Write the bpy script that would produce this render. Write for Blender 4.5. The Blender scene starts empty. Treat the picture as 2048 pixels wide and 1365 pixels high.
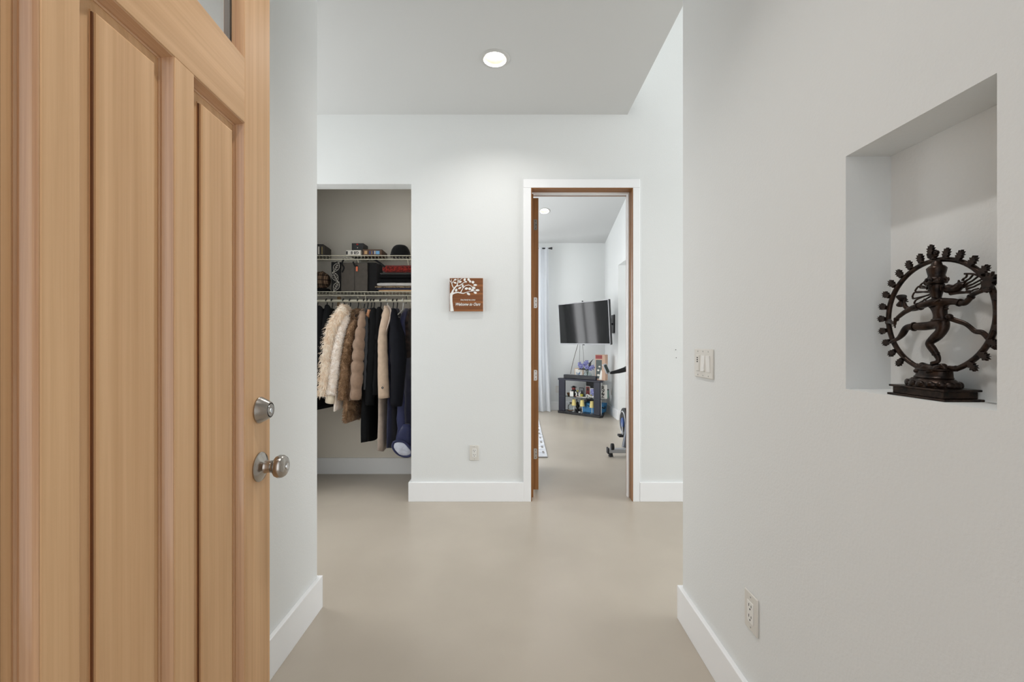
import bpy, bmesh, math, random
from mathutils import Vector, Matrix, noise
random.seed(7)
S = bpy.context.scene
COL = S.collection
PI = math.pi
F = 853.0                      # focal length in pixels of the 2048 px wide frame
CAM_Z = 1.25

# ------------------------------------------------------------------ camera, world, lights, exposure
cd = bpy.data.cameras.new('camera'); cam = bpy.data.objects.new('camera', cd); COL.objects.link(cam)
cam.location = (0, 0, CAM_Z); cam.rotation_euler = (PI/2, 0, 0)
cd.sensor_width = 36; cd.lens = F/2048*36; cd.clip_start = 0.02; cd.clip_end = 60
S.camera = cam
w = bpy.data.worlds.new('world'); S.world = w; w.use_nodes = True
w.node_tree.nodes['Background'].inputs[0].default_value = (0.92, 0.96, 1.0, 1)
w.node_tree.nodes['Background'].inputs[1].default_value = 1.0
S.view_settings.view_transform = 'Standard'; S.view_settings.look = 'None'
S.view_settings.gamma = 1; S.view_settings.use_curve_mapping = False
S.view_settings.exposure = 0.13
def area(name, loc, rot, sx, sy, power, color=(1, 1, 1), spread=PI):
    l = bpy.data.lights.new(name, 'AREA'); l.shape = 'RECTANGLE'; l.size = sx; l.size_y = sy
    l.energy = power; l.color = color; l.spread = spread
    o = bpy.data.objects.new(name, l); o.location = loc; o.rotation_euler = rot; COL.objects.link(o); return o
# daylight just outside the panes and front door; alcove and corridor lamps are added
area('daylight_living_window', (6.25, 0.9, 2.1), (0, PI/2, 0), 3.4, 3.6, 258, (0.97, 0.985, 1.0))
area('daylight_bedroom_window', (-2.62, 5.2, 1.6), (0, -PI/2, 0), 2.0, 1.9, 90, (0.98, 0.99, 1.0))
area('daylight_bedroom_narrow_window', (-2.62, 7.25, 1.6), (0, -PI/2, 0), 2.0, 0.5, 16, (0.98, 0.99, 1.0))
area('daylight_bedroom_far_window', (-0.45, 7.95, 1.6), (-PI/2, 0, 0), 1.7, 2.2, 50, (0.96, 0.98, 1.0))
area('added_alcove_light', (2.45, 4.52, 1.5), (PI/2, 0, 0), 0.8, 1.6, 20, (0.97, 0.985, 1.0))  # added fill that brightens the alcove jamb, behind an invented pane
area('added_corridor_light', (-2.55, 2.65, 1.7), (0, -PI/2, 0), 1.6, 1.1, 20, (0.98, 0.99, 1.0))  # added fill for the right wall; the corridor has no window here
area('daylight_front_door', (-0.03, -0.9, 1.35), (PI/2, 0, 0), 1.1, 2.3, 5, (0.99, 0.99, 1.0))

# ------------------------------------------------------------------ helpers
def lin(c):
    c = c/255.0
    return c/12.92 if c <= 0.04045 else ((c+0.055)/1.055)**2.4
def rgb(h):
    if isinstance(h, str): h = h.lstrip('#'); return tuple(lin(int(h[i:i+2], 16)) for i in (0, 2, 4)) + (1,)
    return tuple(lin(c) for c in h) + (1,)
def mat(name, color, rough=0.6, metal=0.0, bump=0.0, bscale=60, var=0.0, vscale=8, coords='Object', stretch=(1, 1, 1),
        spec=0.5, sheen=0.0, trans=0.0, emit=0.0, color2=None, coat=0.0, alpha=1.0, dist=0.002):
    m = bpy.data.materials.new(name); m.use_nodes = True
    n = m.node_tree.nodes; L = m.node_tree.links; b = n['Principled BSDF']
    c = rgb(color)
    b.inputs['Base Color'].default_value = c; b.inputs['Roughness'].default_value = rough
    b.inputs['Metallic'].default_value = metal; b.inputs['Specular IOR Level'].default_value = spec
    if sheen: b.inputs['Sheen Weight'].default_value = sheen
    if trans: b.inputs['Transmission Weight'].default_value = trans
    if coat: b.inputs['Coat Weight'].default_value = coat; b.inputs['Coat Roughness'].default_value = 0.1
    if alpha < 1: b.inputs['Alpha'].default_value = alpha
    if emit: b.inputs['Emission Color'].default_value = c; b.inputs['Emission Strength'].default_value = emit
    if bump or var:
        tc = n.new('ShaderNodeTexCoord'); mp = n.new('ShaderNodeMapping'); L.new(tc.outputs[coords], mp.inputs[0])
        mp.inputs['Scale'].default_value = stretch
    if var:
        t = n.new('ShaderNodeTexNoise'); t.inputs['Scale'].default_value = vscale; t.inputs['Detail'].default_value = 4
        L.new(mp.outputs[0], t.inputs['Vector'])
        r = n.new('ShaderNodeValToRGB'); L.new(t.outputs[0], r.inputs[0])
        c2 = rgb(color2) if color2 else tuple(x*(1-var) for x in c[:3])+(1,)
        r.color_ramp.elements[0].color = c2; r.color_ramp.elements[0].position = 0.35
        r.color_ramp.elements[1].color = c; r.color_ramp.elements[1].position = 0.62
        L.new(r.outputs[0], b.inputs['Base Color'])
    if bump:
        t = n.new('ShaderNodeTexNoise'); t.inputs['Scale'].default_value = bscale; t.inputs['Detail'].default_value = 3
        L.new(mp.outputs[0], t.inputs['Vector'])
        bp = n.new('ShaderNodeBump'); bp.inputs['Strength'].default_value = bump; bp.inputs['Distance'].default_value = dist
        L.new(t.outputs[0], bp.inputs['Height']); L.new(bp.outputs[0], b.inputs['Normal'])
    return m
def wood_mat(name, light, dark, axis='z', rough=0.45, fine=1.0, contrast=1.0, blotch=None):
    m = bpy.data.materials.new(name); m.use_nodes = True
    n = m.node_tree.nodes; L = m.node_tree.links; b = n['Principled BSDF']
    b.inputs['Roughness'].default_value = rough; b.inputs['Specular IOR Level'].default_value = 0.4
    tc = n.new('ShaderNodeTexCoord'); mp = n.new('ShaderNodeMapping'); L.new(tc.outputs['Object'], mp.inputs[0])
    a, k = 55*fine, 0.9
    mp.inputs['Scale'].default_value = {'z': (a, a, k), 'x': (k, a, a), 'y': (a, k, a)}[axis]
    t = n.new('ShaderNodeTexNoise'); t.inputs['Scale'].default_value = 1; t.inputs['Detail'].default_value = 5
    t.inputs['Roughness'].default_value = 0.65
    L.new(mp.outputs[0], t.inputs['Vector'])
    r = n.new('ShaderNodeValToRGB'); L.new(t.outputs[0], r.inputs[0])
    r.color_ramp.elements[0].color = rgb(dark); r.color_ramp.elements[0].position = 0.5-0.28/contrast
    r.color_ramp.elements[1].color = rgb(light); r.color_ramp.elements[1].position = 0.5+0.16/contrast
    mp2 = n.new('ShaderNodeMapping'); L.new(tc.outputs['Object'], mp2.inputs[0])
    a, k = 9, 0.6
    mp2.inputs['Scale'].default_value = {'z': (a, a, k), 'x': (k, a, a), 'y': (a, k, a)}[axis]
    t2 = n.new('ShaderNodeTexNoise'); t2.inputs['Scale'].default_value = 1; t2.inputs['Detail'].default_value = 3
    L.new(mp2.outputs[0], t2.inputs['Vector'])
    mx = n.new('ShaderNodeMix'); mx.data_type = 'RGBA'; mx.blend_type = 'MULTIPLY'
    r2 = n.new('ShaderNodeValToRGB'); L.new(t2.outputs[0], r2.inputs[0])
    r2.color_ramp.elements[0].color = (0.80, 0.76, 0.72, 1) if not blotch else rgb(blotch); r2.color_ramp.elements[0].position = 0.33
    r2.color_ramp.elements[1].color = (1, 1, 1, 1); r2.color_ramp.elements[1].position = 0.6
    mx.inputs[0].default_value = 0.8
    L.new(r.outputs[0], mx.inputs[6]); L.new(r2.outputs[0], mx.inputs[7]); L.new(mx.outputs[2], b.inputs['Base Color'])
    bp = n.new('ShaderNodeBump'); bp.inputs['Strength'].default_value = 0.15; bp.inputs['Distance'].default_value = 0.001
    L.new(t.outputs[0], bp.inputs['Height']); L.new(bp.outputs[0], b.inputs['Normal'])
    return m

ORG = {}
def P(px, py, Y):              # a photograph pixel seen at depth Y, as a world point
    return Vector(((px-1024)*Y/F, Y, CAM_Z-(py-682.5)*Y/F))
def tag(o, label=None, cat=None, group=None, kind=None):
    if label: o['label'] = label
    if cat: o['category'] = cat
    if group: o['group'] = group
    if kind: o['kind'] = kind
    return o
def thing(name, label, cat, loc=(0, 0, 0), rz=0.0, group=None, world=True, rot=None, kind=None):
    o = bpy.data.objects.new(name, None); COL.objects.link(o); o.empty_display_size = 0.05
    o.location = loc; o.rotation_euler = rot if rot else (0, 0, rz)
    ORG[o] = Vector(loc) if world else Vector((0, 0, 0))
    return tag(o, label, cat, group, kind)
def children(o): return [c for c in bpy.data.objects if c.parent == o]
def dup(o, parent=None):
    c = o.copy(); COL.objects.link(c)
    if parent: c.parent = parent
    for ch in children(o): dup(ch, c)
    return c

class MB:
    def __init__(s): s.v = []; s.f = []
    def add(s, vs, fs):
        k = len(s.v); s.v += [Vector(v) for v in vs]; s.f += [tuple(i+k for i in f) for f in fs]; return s
    def box(s, x0, x1, y0, y1, z0, z1, M=None):
        vs = [Vector((x, y, z)) for z in (z0, z1) for y in (y0, y1) for x in (x0, x1)]
        if M: vs = [M @ v for v in vs]
        return s.add(vs, [(0, 2, 3, 1), (4, 5, 7, 6), (0, 1, 5, 4), (2, 6, 7, 3), (0, 4, 6, 2), (1, 3, 7, 5)])
    def tube(s, pts, r, n=10, caps=True, closed=False, flat=None, up=None):
        pts = [Vector(p) for p in pts]; m = len(pts)
        rs = r if isinstance(r, (list, tuple)) else [r]*m
        T = []
        for i in range(m):
            a = pts[(i-1) % m] if (closed or i > 0) else pts[0]
            b = pts[(i+1) % m] if (closed or i < m-1) else pts[-1]
            T.append((b-a).normalized())
        u = Vector(up) if up else (Vector((0, 0, 1)) if abs(T[0].z) < 0.9 else Vector((1, 0, 0)))
        vs = []
        for i in range(m):
            u = (u - T[i]*u.dot(T[i]))
            u = u.normalized() if u.length > 1e-6 else T[i].orthogonal().normalized()
            w = T[i].cross(u)
            for k in range(n):
                a = 2*PI*k/n
                vs.append(pts[i] + u*(math.cos(a)*rs[i]) + w*(math.sin(a)*rs[i]*(flat or 1)))
        fs = []
        for i in range(m if closed else m-1):
            j = (i+1) % m
            for k in range(n):
                l = (k+1) % n
                fs.append((i*n+k, i*n+l, j*n+l, j*n+k))
        if caps and not closed:
            fs.append(tuple(reversed(range(n)))); fs.append(tuple((m-1)*n+k for k in range(n)))
        return s.add(vs, fs)
    def lathe(s, prof, M=None, n=24, sx=1, sy=1, caps=True):
        M = M or Matrix(); vs = []; m = len(prof)
        for r, h in prof:
            for k in range(n):
                a = 2*PI*k/n; vs.append(M @ Vector((r*math.cos(a)*sx, r*math.sin(a)*sy, h)))
        fs = [(i*n+k, i*n+(k+1) % n, (i+1)*n+(k+1) % n, (i+1)*n+k) for i in range(m-1) for k in range(n)]
        if caps and prof[0][0] > 1e-6: fs.append(tuple(reversed(range(n))))
        if caps and prof[-1][0] > 1e-6: fs.append(tuple((m-1)*n+k for k in range(n)))
        return s.add(vs, fs)
    def ell(s, c, r, M=None, nu=16, nv=10):
        c = Vector(c); r = (r, r, r) if not isinstance(r, (list, tuple)) else r
        R = M or Matrix.Identity(3); vs = []
        for j in range(1, nv):
            t = PI*j/nv
            for k in range(nu):
                a = 2*PI*k/nu
                vs.append(c + R @ Vector((r[0]*math.sin(t)*math.cos(a), r[1]*math.sin(t)*math.sin(a), r[2]*math.cos(t))))
        top = len(vs); vs.append(c + R @ Vector((0, 0, r[2]))); vs.append(c + R @ Vector((0, 0, -r[2])))
        fs = [(j*nu+k, (j+1)*nu+k, (j+1)*nu+(k+1) % nu, j*nu+(k+1) % nu) for j in range(nv-2) for k in range(nu)]
        fs += [(top, k, (k+1) % nu) for k in range(nu)]
        fs += [(top+1, (nv-2)*nu+(k+1) % nu, (nv-2)*nu+k) for k in range(nu)]
        return s.add(vs, fs)
    def prism(s, poly, o, u, v, t):    # a 2D outline at o in the plane u,v, pushed along u x v by t
        o, u, v = Vector(o), Vector(u), Vector(v); w = u.cross(v).normalized()*t; n = len(poly)
        vs = [o+u*a+v*b for a, b in poly] + [o+u*a+v*b+w for a, b in poly]
        fs = [tuple(reversed(range(n))), tuple(range(n, 2*n))] + [(k, (k+1) % n, n+(k+1) % n, n+k) for k in range(n)]
        return s.add(vs, fs)
    def sheet(s, fn, nu, nv, wrap=False):
        vs = [fn(i/nu, j/nv) for j in range(nv+1) for i in range(nu if wrap else nu+1)]
        m = nu if wrap else nu+1
        fs = [(j*m+i, j*m+(i+1) % m, (j+1)*m+(i+1) % m, (j+1)*m+i) for j in range(nv) for i in range(nu)]
        return s.add(vs, fs)
    def loft(s, rings, caps=True):
        n = len(rings[0]); vs = [p for r in rings for p in r]
        fs = [(i*n+k, i*n+(k+1) % n, (i+1)*n+(k+1) % n, (i+1)*n+k) for i in range(len(rings)-1) for k in range(n)]
        if caps: fs += [tuple(reversed(range(n))), tuple((len(rings)-1)*n+k for k in range(n))]
        return s.add(vs, fs)
    def wall(s, us, vs, holes, w0, w1, fn):   # a slab with rectangular holes; fn(u, v, w) -> point
        us = sorted(set(us)); vs = sorted(set(vs))
        def solid(i, j):
            if not (0 <= i < len(us)-1 and 0 <= j < len(vs)-1): return False
            cu, cv = (us[i]+us[i+1])/2, (vs[j]+vs[j+1])/2
            return not any(a < cu < b and c < cv < d for a, b, c, d in holes)
        for i in range(len(us)-1):
            for j in range(len(vs)-1):
                if not solid(i, j): continue
                a, b, c, d = us[i], us[i+1], vs[j], vs[j+1]
                for w in (w0, w1): s.add([fn(a, c, w), fn(b, c, w), fn(b, d, w), fn(a, d, w)], [(0, 1, 2, 3)])
                for di, dj, q in ((-1, 0, ((a, c), (a, d))), (1, 0, ((b, c), (b, d))), (0, -1, ((a, c), (b, c))), (0, 1, ((a, d), (b, d)))):
                    if not solid(i+di, j+dj):
                        (p, q0), (p1, q1) = q
                        s.add([fn(p, q0, w0), fn(p1, q1, w0), fn(p1, q1, w1), fn(p, q0, w1)], [(0, 1, 2, 3)])
        return s
    def hole_plate(s, cx, cy, x0, x1, y0, y1, r, t, fn):   # a plate with one round hole; fn(x, y, h)
        n = 32
        def sq(a):
            c, q = math.cos(a), math.sin(a); k = 0.16/max(abs(c), abs(q)); return cx+c*k, cy+q*k
        for h in (0, t):
            ring = [fn(cx+r*math.cos(2*PI*k/n), cy+r*math.sin(2*PI*k/n), h) for k in range(n)]
            out = [fn(*sq(2*PI*k/n), h) for k in range(n)]
            s.add(ring+out, [(k, (k+1) % n, n+(k+1) % n, n+k) for k in range(n)])
            xs = [x0, cx-0.16, cx+0.16, x1]; ys = [y0, cy-0.16, cy+0.16, y1]
            for i in range(3):
                for j in range(3):
                    if i == 1 and j == 1: continue
                    s.add([fn(xs[i], ys[j], h), fn(xs[i+1], ys[j], h), fn(xs[i+1], ys[j+1], h), fn(xs[i], ys[j+1], h)], [(0, 1, 2, 3)])
        a = [fn(cx+r*math.cos(2*PI*k/n), cy+r*math.sin(2*PI*k/n), h) for h in (0, t) for k in range(n)]
        s.add(a, [(k, (k+1) % n, n+(k+1) % n, n+k) for k in range(n)])
        return s
    def build(s, name, m, parent=None, bevel=0.0, smooth=40, seg=2, kind=None, label=None, cat=None, group=None, sub=0, merge=True):
        me = bpy.data.meshes.new(name)
        xs = [v.x for v in s.v]; ys = [v.y for v in s.v]; zs = [v.z for v in s.v]
        org = Vector(((min(xs)+max(xs))/2, (min(ys)+max(ys))/2, min(zs)))
        me.from_pydata([v-org for v in s.v], [], s.f)
        if merge:
            bm = bmesh.new(); bm.from_mesh(me)
            bmesh.ops.remove_doubles(bm, verts=bm.verts, dist=1e-5)
            bmesh.ops.recalc_face_normals(bm, faces=bm.faces)
            bm.to_mesh(me); bm.free()
        if smooth: me.shade_smooth(); me.set_sharp_from_angle(angle=math.radians(smooth))
        o = bpy.data.objects.new(name, me); COL.objects.link(o)
        if m:
            for x in (m if isinstance(m, (list, tuple)) else [m]): me.materials.append(x)
        o.location = org - (ORG[parent] if parent else Vector((0, 0, 0)))
        if parent: o.parent = parent
        ORG[o] = org
        if bevel:
            b = o.modifiers.new('bevel', 'BEVEL'); b.width = bevel; b.segments = seg; b.limit_method = 'ANGLE'; b.angle_limit = math.radians(35)
        if sub:
            q = o.modifiers.new('sub', 'SUBSURF'); q.levels = q.render_levels = sub
        tag(o, label, cat, group, kind)
        return o
def struct(mb, name, m, bevel=0.0, **k): return mb.build(name, m, None, bevel, smooth=0, kind='structure', **k)
def R3(ax, a): return Matrix.Rotation(a, 3, ax)
def axis_to(d):                # a matrix whose z axis is d
    d = Vector(d).normalized(); return d.to_track_quat('Z', 'Y').to_matrix()
def M4(loc, R=None):
    m = (R if R else Matrix.Identity(3)).to_4x4(); m.translation = Vector(loc); return m
def text(name, body, m, size, parent, loc, right, up, thick=0.0006, shear=0.0, align='CENTER', squeeze=1.0, bold=0.0):
    c = bpy.data.curves.new(name, 'FONT'); c.body = body; c.size = size; c.shear = shear; c.align_x = align; c.align_y = 'CENTER'
    c.extrude = thick; c.resolution_u = 3; c.offset = bold
    t = bpy.data.objects.new(name, c); COL.objects.link(t)
    dg = bpy.context.evaluated_depsgraph_get(); dg.update()
    me = bpy.data.meshes.new_from_object(t.evaluated_get(dg)); bpy.data.objects.remove(t)
    right = Vector(right).normalized(); up = Vector(up).normalized(); nn = right.cross(up)
    me.transform(Matrix(((right.x*squeeze, up.x, nn.x, 0), (right.y*squeeze, up.y, nn.y, 0), (right.z*squeeze, up.z, nn.z, 0), (0, 0, 0, 1))))
    o = bpy.data.objects.new(name, me); COL.objects.link(o); me.materials.clear(); me.materials.append(m)
    o.location = Vector(loc) - ORG[parent]; o.parent = parent; ORG[o] = Vector(loc)
    return o
def skin(joints, bones, root, name, m, parent, scale=10, sub=2):
    """one continuous body grown over a skeleton: joints {key: (point, radius)}"""
    keys = list(joints); me = bpy.data.meshes.new('sk')
    me.from_pydata([Vector(joints[k][0])*scale for k in keys], [(keys.index(a), keys.index(b)) for a, b in bones], [])
    t = bpy.data.objects.new('sk', me); COL.objects.link(t)
    t.modifiers.new('s', 'SKIN'); t.modifiers['s'].use_smooth_shade = True; t.modifiers['s'].branch_smoothing = 0.4
    for i, k in enumerate(keys):
        r = joints[k][1]*scale; r = r if isinstance(r, tuple) else r
        me.skin_vertices[0].data[i].radius = (r, r)
        me.skin_vertices[0].data[i].use_root = (k == root)
    q = t.modifiers.new('u', 'SUBSURF'); q.levels = q.render_levels = sub
    dg = bpy.context.evaluated_depsgraph_get(); dg.update()
    out = bpy.data.meshes.new_from_object(t.evaluated_get(dg)); bpy.data.objects.remove(t)
    vs = [v.co/scale for v in out.vertices]; fs = [tuple(p.vertices) for p in out.polygons]
    b = MB(); b.add(vs, fs)
    return b.build(name, m, parent, smooth=180)
def nz(x, y, z=0.0): return noise.noise(Vector((x, y, z)))
def spl(pts, rs, k=4):         # smooth curve through the points, radii eased along
    pts = [Vector(p) for p in pts]; n = len(pts)
    rs = list(rs) if isinstance(rs, (list, tuple)) else [rs]*n
    P_, R_ = [], []
    for i in range(n-1):
        p0, p1, p2, p3 = pts[max(i-1, 0)], pts[i], pts[i+1], pts[min(i+2, n-1)]
        for q in range(k):
            t = q/k
            P_.append(0.5*((2*p1)+(p2-p0)*t+(2*p0-5*p1+4*p2-p3)*t*t+(3*p1-p0-3*p2+p3)*t**3)); R_.append(rs[i]*(1-t)+rs[i+1]*t)
    return P_+[pts[-1]], R_+[rs[-1]]
def ST(pts, r, n=10, k=4, **kw):
    P_, R_ = spl(pts, r, k); return MB().tube(P_, R_, n=n, **kw)
# ------------------------------------------------------------------ materials of the setting
WALL = mat('wall_paint', (231, 233, 232), 0.85, bump=0.4, bscale=140, coords='Object', spec=0.3, dist=0.0015)
WALLC = mat('closet_warm_light_tint', (233, 226, 214), 0.85, bump=0.3, bscale=140, spec=0.3, dist=0.0015)  # wall paint with the closet's warm bounced light mixed into its colour
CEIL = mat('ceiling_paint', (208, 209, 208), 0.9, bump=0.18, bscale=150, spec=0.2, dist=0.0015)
TRIM = mat('trim_paint', (247, 248, 249), 0.45, spec=0.4)
FLOOR = mat('floor_epoxy', (192, 182, 168), 0.33, bump=0.03, bscale=30, var=0.10, vscale=1.6, color2=(182, 172, 158), spec=0.45)
FIR = wood_mat('fir_upright', (232, 190, 144), (206, 160, 114), 'z')
FIRX = wood_mat('fir_across', (232, 190, 144), (208, 162, 116), 'x')
FIRD = wood_mat('fir_moulding', (224, 182, 142), (176, 126, 88), 'z', fine=1.8, contrast=1.0, rough=0.3)
FIRD.node_tree.nodes['Principled BSDF'].inputs['Coat Weight'].default_value = 0.5
FIRDX = wood_mat('fir_moulding_across', (224, 182, 142), (176, 126, 88), 'x', fine=1.8, contrast=1.0, rough=0.3)
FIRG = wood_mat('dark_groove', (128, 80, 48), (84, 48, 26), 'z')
JAMB = wood_mat('stained_jamb', (170, 120, 70), (108, 68, 32), 'z', fine=1.4)
JAMBX = wood_mat('stained_jamb_head', (170, 120, 70), (108, 68, 32), 'x', fine=1.4)
STEEL = mat('satin_nickel', (176, 170, 163), 0.22, 1.0, bump=0.05, bscale=300)
CHROME = mat('polished_chrome', (215, 215, 215), 0.15, 1.0)
DARK = mat('dark_slot', (22, 20, 18), 0.8)
PLAST = mat('white_plastic', (222, 219, 212), 0.4, spec=0.5)
PLASTW = mat('bright_plastic', (236, 235, 231), 0.35, spec=0.5)
GLASS = mat('clear_glass', (240, 248, 248), 0.02, trans=1.0)
BLACKP = mat('black_plastic', (24, 24, 27), 0.45)

YB = 3.332; ZC = 3.02; XR = 0.763; XL = -0.907; XV = 0.902; ZV = 4.3
YC = 4.04                                  # closet back
YF = 7.706; SL = 0.242                     # far wall, slope of the vaulted ceiling
def zc_far(y): return ZC + SL*(YF-y)
xz = lambda u, v, w: Vector((u, w, v))     # a wall that runs along x
yz = lambda u, v, w: Vector((w, u, v))     # a wall that runs along y

struct(MB().box(-3, 6.6, -1.6, 8.2, -0.12, 0), 'floor', FLOOR)
b = MB().hole_plate(-0.107, 2.672, -2.6, XV, 1.6, YB, 0.076, 0.13, lambda x, y, h: Vector((x, y, ZC+h)))
b.hole_plate(-0.09, 0.86, -2.6, XV, -0.02, 1.6, 0.076, 0.13, lambda x, y, h: Vector((x, y, ZC+h)))
struct(b, 'ceiling', CEIL)
# hall walls
struct(MB().box(XL-0.139, XL, 0.12, 1.984, 0, ZC).box(-2.6, XL-0.139, 1.845, 1.984, 0, ZC), 'wall_left', WALL)
b = MB().wall([0.12, 0.671, 0.975, 1.904], [0, 1.140, 1.6723, ZV], [(0.671, 0.975, 1.140, 1.6723)], XR, 0.866, yz)
b.wall([0.12, 1.904], [0, ZV], [], 0.866, XV, yz)
struct(b, 'wall_right', WALL)
struct(MB().box(XR, XV, 1.904, YB, ZC+0.13, ZV), 'wall_upper_right', WALL)
b = MB().wall([-2.6, -1.78, -0.787, 0.135, 0.957, 6.1], [0, 2.458, 2.477, ZV], [(-1.78, -0.787, 0, 2.477), (0.135, 0.957, 0, 2.458)], YB, 3.446, xz)
struct(b, 'wall_back', WALL)
b = MB().wall([-0.62, 0.135, 0.957, 6.1], [0, 2.458, ZV], [(0.135, 0.957, 0, 2.458)], 3.446, 3.50, xz)
b.wall([-2.52, -0.66], [0, ZV], [], YC+0.001, YC+0.11, xz)
struct(b, 'wall_bedroom_front', WALL)
b = MB().wall([-2.6, -0.54, 0.47, 6.1], [0, 2.46, ZV], [(-0.54, 0.47, 0, 2.46)], -0.02, 0.12, xz)
struct(b, 'wall_front', WALL)
struct(MB().box(-2.72, -2.6, -0.02, YC, 0, ZC), 'wall_corridor_end', WALL)
# closet
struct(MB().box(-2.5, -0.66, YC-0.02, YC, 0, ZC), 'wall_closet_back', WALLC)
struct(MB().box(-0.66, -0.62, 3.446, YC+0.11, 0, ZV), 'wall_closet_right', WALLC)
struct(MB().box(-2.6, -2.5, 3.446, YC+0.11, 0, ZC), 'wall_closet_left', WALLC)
struct(MB().box(-2.6, -0.62, 3.446, YC, ZC, ZC+0.1), 'ceiling_closet', CEIL)
# living room to the right of the hall
b = MB().wall([-1.0, 2.8, YB], [0, 0.5, 3.9, ZV], [(-1.0, 2.8, 0.5, 3.9)], 6.0, 6.1, yz)
struct(b, 'wall_living_right', WALL)
struct(MB().box(XV, 6.1, -1.12, -1.0, 0, ZV), 'wall_living_front', WALL)
struct(MB().box(XV-0.139, 6.1, -1.12, YB, ZV, ZV+0.1), 'ceiling_living', CEIL)
struct(MB().box(XR, XV, -1.12, -0.02, 0, ZV), 'wall_porch_right', WALL)
# bedroom beyond the door
b = MB().wall([-2.5, -1.25, 0.42, 1.80], [0, 0.45, 2.7, ZC], [(-1.25, 0.42, 0.45, 2.7)], YF, YF+0.12, xz)
struct(b, 'wall_bedroom_back', WALL)
b = MB().wall([3.5, 4.75, 6.75, YF], [0, 2.45, 4.06], [(4.75, 6.75, 0, 2.45)], 1.68, 1.80, yz)
struct(b, 'wall_bedroom_right', WALL)
b = MB().wall([3.5, 4.2, 6.2, 6.95, 7.55, YF+0.12], [0, 0.6, 2.6, 4.06], [(4.2, 6.2, 0.6, 2.6), (6.95, 7.55, 0.6, 2.6)], -2.52, -2.4, yz)
struct(b, 'wall_bedroom_left', WALL)
struct(MB().wall([1.80, 2.0, 2.88, 3.0], [0, 0.6, 2.4, 2.9], [(2.0, 2.88, 0.6, 2.4)], 4.63, 4.75, xz).box(1.80, 3.0, 6.75, 6.87, 0, 2.9).box(2.9, 3.0, 4.75, 6.75, 0, 2.9).box(1.8, 3.0, 4.63, 6.87, 2.9, 3.0), 'wall_alcove', WALL)
LBX, LBY = 0.506, 6.642
b = MB().hole_plate(LBX, LBY, -2.52, 1.80, 3.446, YF+0.12, 0.076, 0.13, lambda x, y, h: Vector((x, y, zc_far(y)+h)))
struct(b, 'ceiling_bedroom', CEIL)

# baseboards
BT, BH = 0.019, 0.15
def base(name, *boxes):
    b = MB()
    for q in boxes: b.box(*q)
    return struct(b, name, TRIM, 0.0025)
base('baseboard_left', (XL, XL+BT, 0.13, 1.984+BT, 0, BH))
base('baseboard_left_return', (-2.55, XL-0.0005, 1.984, 1.984+BT, 0, BH))
base('baseboard_right', (XR-BT, XR, 0.13, 1.904+BT, 0, BH))
base('baseboard_right_return', (XR+0.0005, XV, 1.904, 1.904+BT, 0, BH))
base('baseboard_back', (-0.787-BT, 0.0890, YB-BT, YB, 0, BH))
base('baseboard_closet_return', (-0.787-BT, -0.787, YB+0.0005, 3.44, 0, BH))
base('baseboard_back_right', (0.9945, 5.9, YB-BT, YB, 0, BH))
base('baseboard_closet', (-2.49, -0.665, YC-0.02-BT, YC-0.02, 0, BH))
base('baseboard_bedroom_back', (-2.3, 1.66, YF-BT, YF, 0, BH))
base('baseboard_bedroom_right', (1.68-BT, 1.68, 6.75-BT, YF-BT-0.0005, 0, BH))
base('baseboard_bedroom_jamb', (1.6805, 1.80, 6.75-BT, 6.75, 0, BH))

# door frame to the bedroom: white casing, stained jambs with a stop
JX0, JX1, JZ = 0.155, 0.937, 2.438
struct(MB().box(0.089, 0.148, YB-0.017, YB, 0, JZ+0.005), 'trim_1', TRIM, 0.002)
struct(MB().box(0.942, 0.994, YB-0.017, YB, 0, JZ+0.005), 'trim_2', TRIM, 0.002)
struct(MB().box(0.089, 0.994, YB-0.017, YB, JZ+0.0055, JZ+0.072), 'trim_3', TRIM, 0.002)
struct(MB().box(0.135, JX0, YB-0.012, 3.505, 0.0, JZ), 'trim_4', JAMB, 0.0015)
struct(MB().box(JX1, 0.957, YB-0.012, 3.505, 0.0, JZ), 'trim_5', JAMB, 0.0015)
struct(MB().box(0.135, 0.957, YB-0.012, 3.505, JZ, JZ+0.02), 'trim_6', JAMBX, 0.0015)
struct(MB().box(JX1-0.013, JX1-0.0003, 3.405, 3.445, 0.0, JZ-0.0135), 'trim_7', TRIM, 0.0015)
struct(MB().box(JX0+0.0003, JX1-0.0003, 3.405, 3.445, JZ-0.013, JZ-0.0003), 'trim_8', TRIM, 0.0015)
struct(MB().box(JX0+0.0003, JX0+0.0155, 3.405, 3.445, 0.0, JZ-0.0135), 'trim_9', JAMB, 0.0015)
# bedroom door, swung open into the bedroom: its hinge edge faces us
d = thing('door_2', 'open bedroom door whose brown hinge edge carries four steel hinges', 'door', (0.197, 3.522, 0.022), kind='structure')
MB().box(0.1755, 0.2185, 3.522, 3.528, 0.022, 2.432).build('edge_strip', JAMB, d, 0.001)
MB().box(0.1755, 0.2185, 3.5285, 4.27, 0.022, 2.432).build('door_slab', TRIM, d, 0.002)
for py in (450, 606, 751, 908):
    c = P(1070.5, py, 3.522)
    poly = [(-0.0145, -0.044), (0.008, -0.044), (0.0145, -0.036), (0.0145, 0.036), (0.008, 0.044), (-0.0145, 0.044)]
    h = MB().prism(poly, c+Vector((0.002, -0.0, 0)), (1, 0, 0), (0, 0, 1), 0.0025).build('hinge', STEEL, d)
    for dz in (-0.030, 0, 0.030):
        MB().lathe([(0.0035, 0), (0.003, 0.0012), (0, 0.0012)], M4(c+Vector((0.002+0.004*(dz == 0), -0.0025, dz)), axis_to((0, -1, 0))), 8).build('screw', DARK, h)
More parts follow.
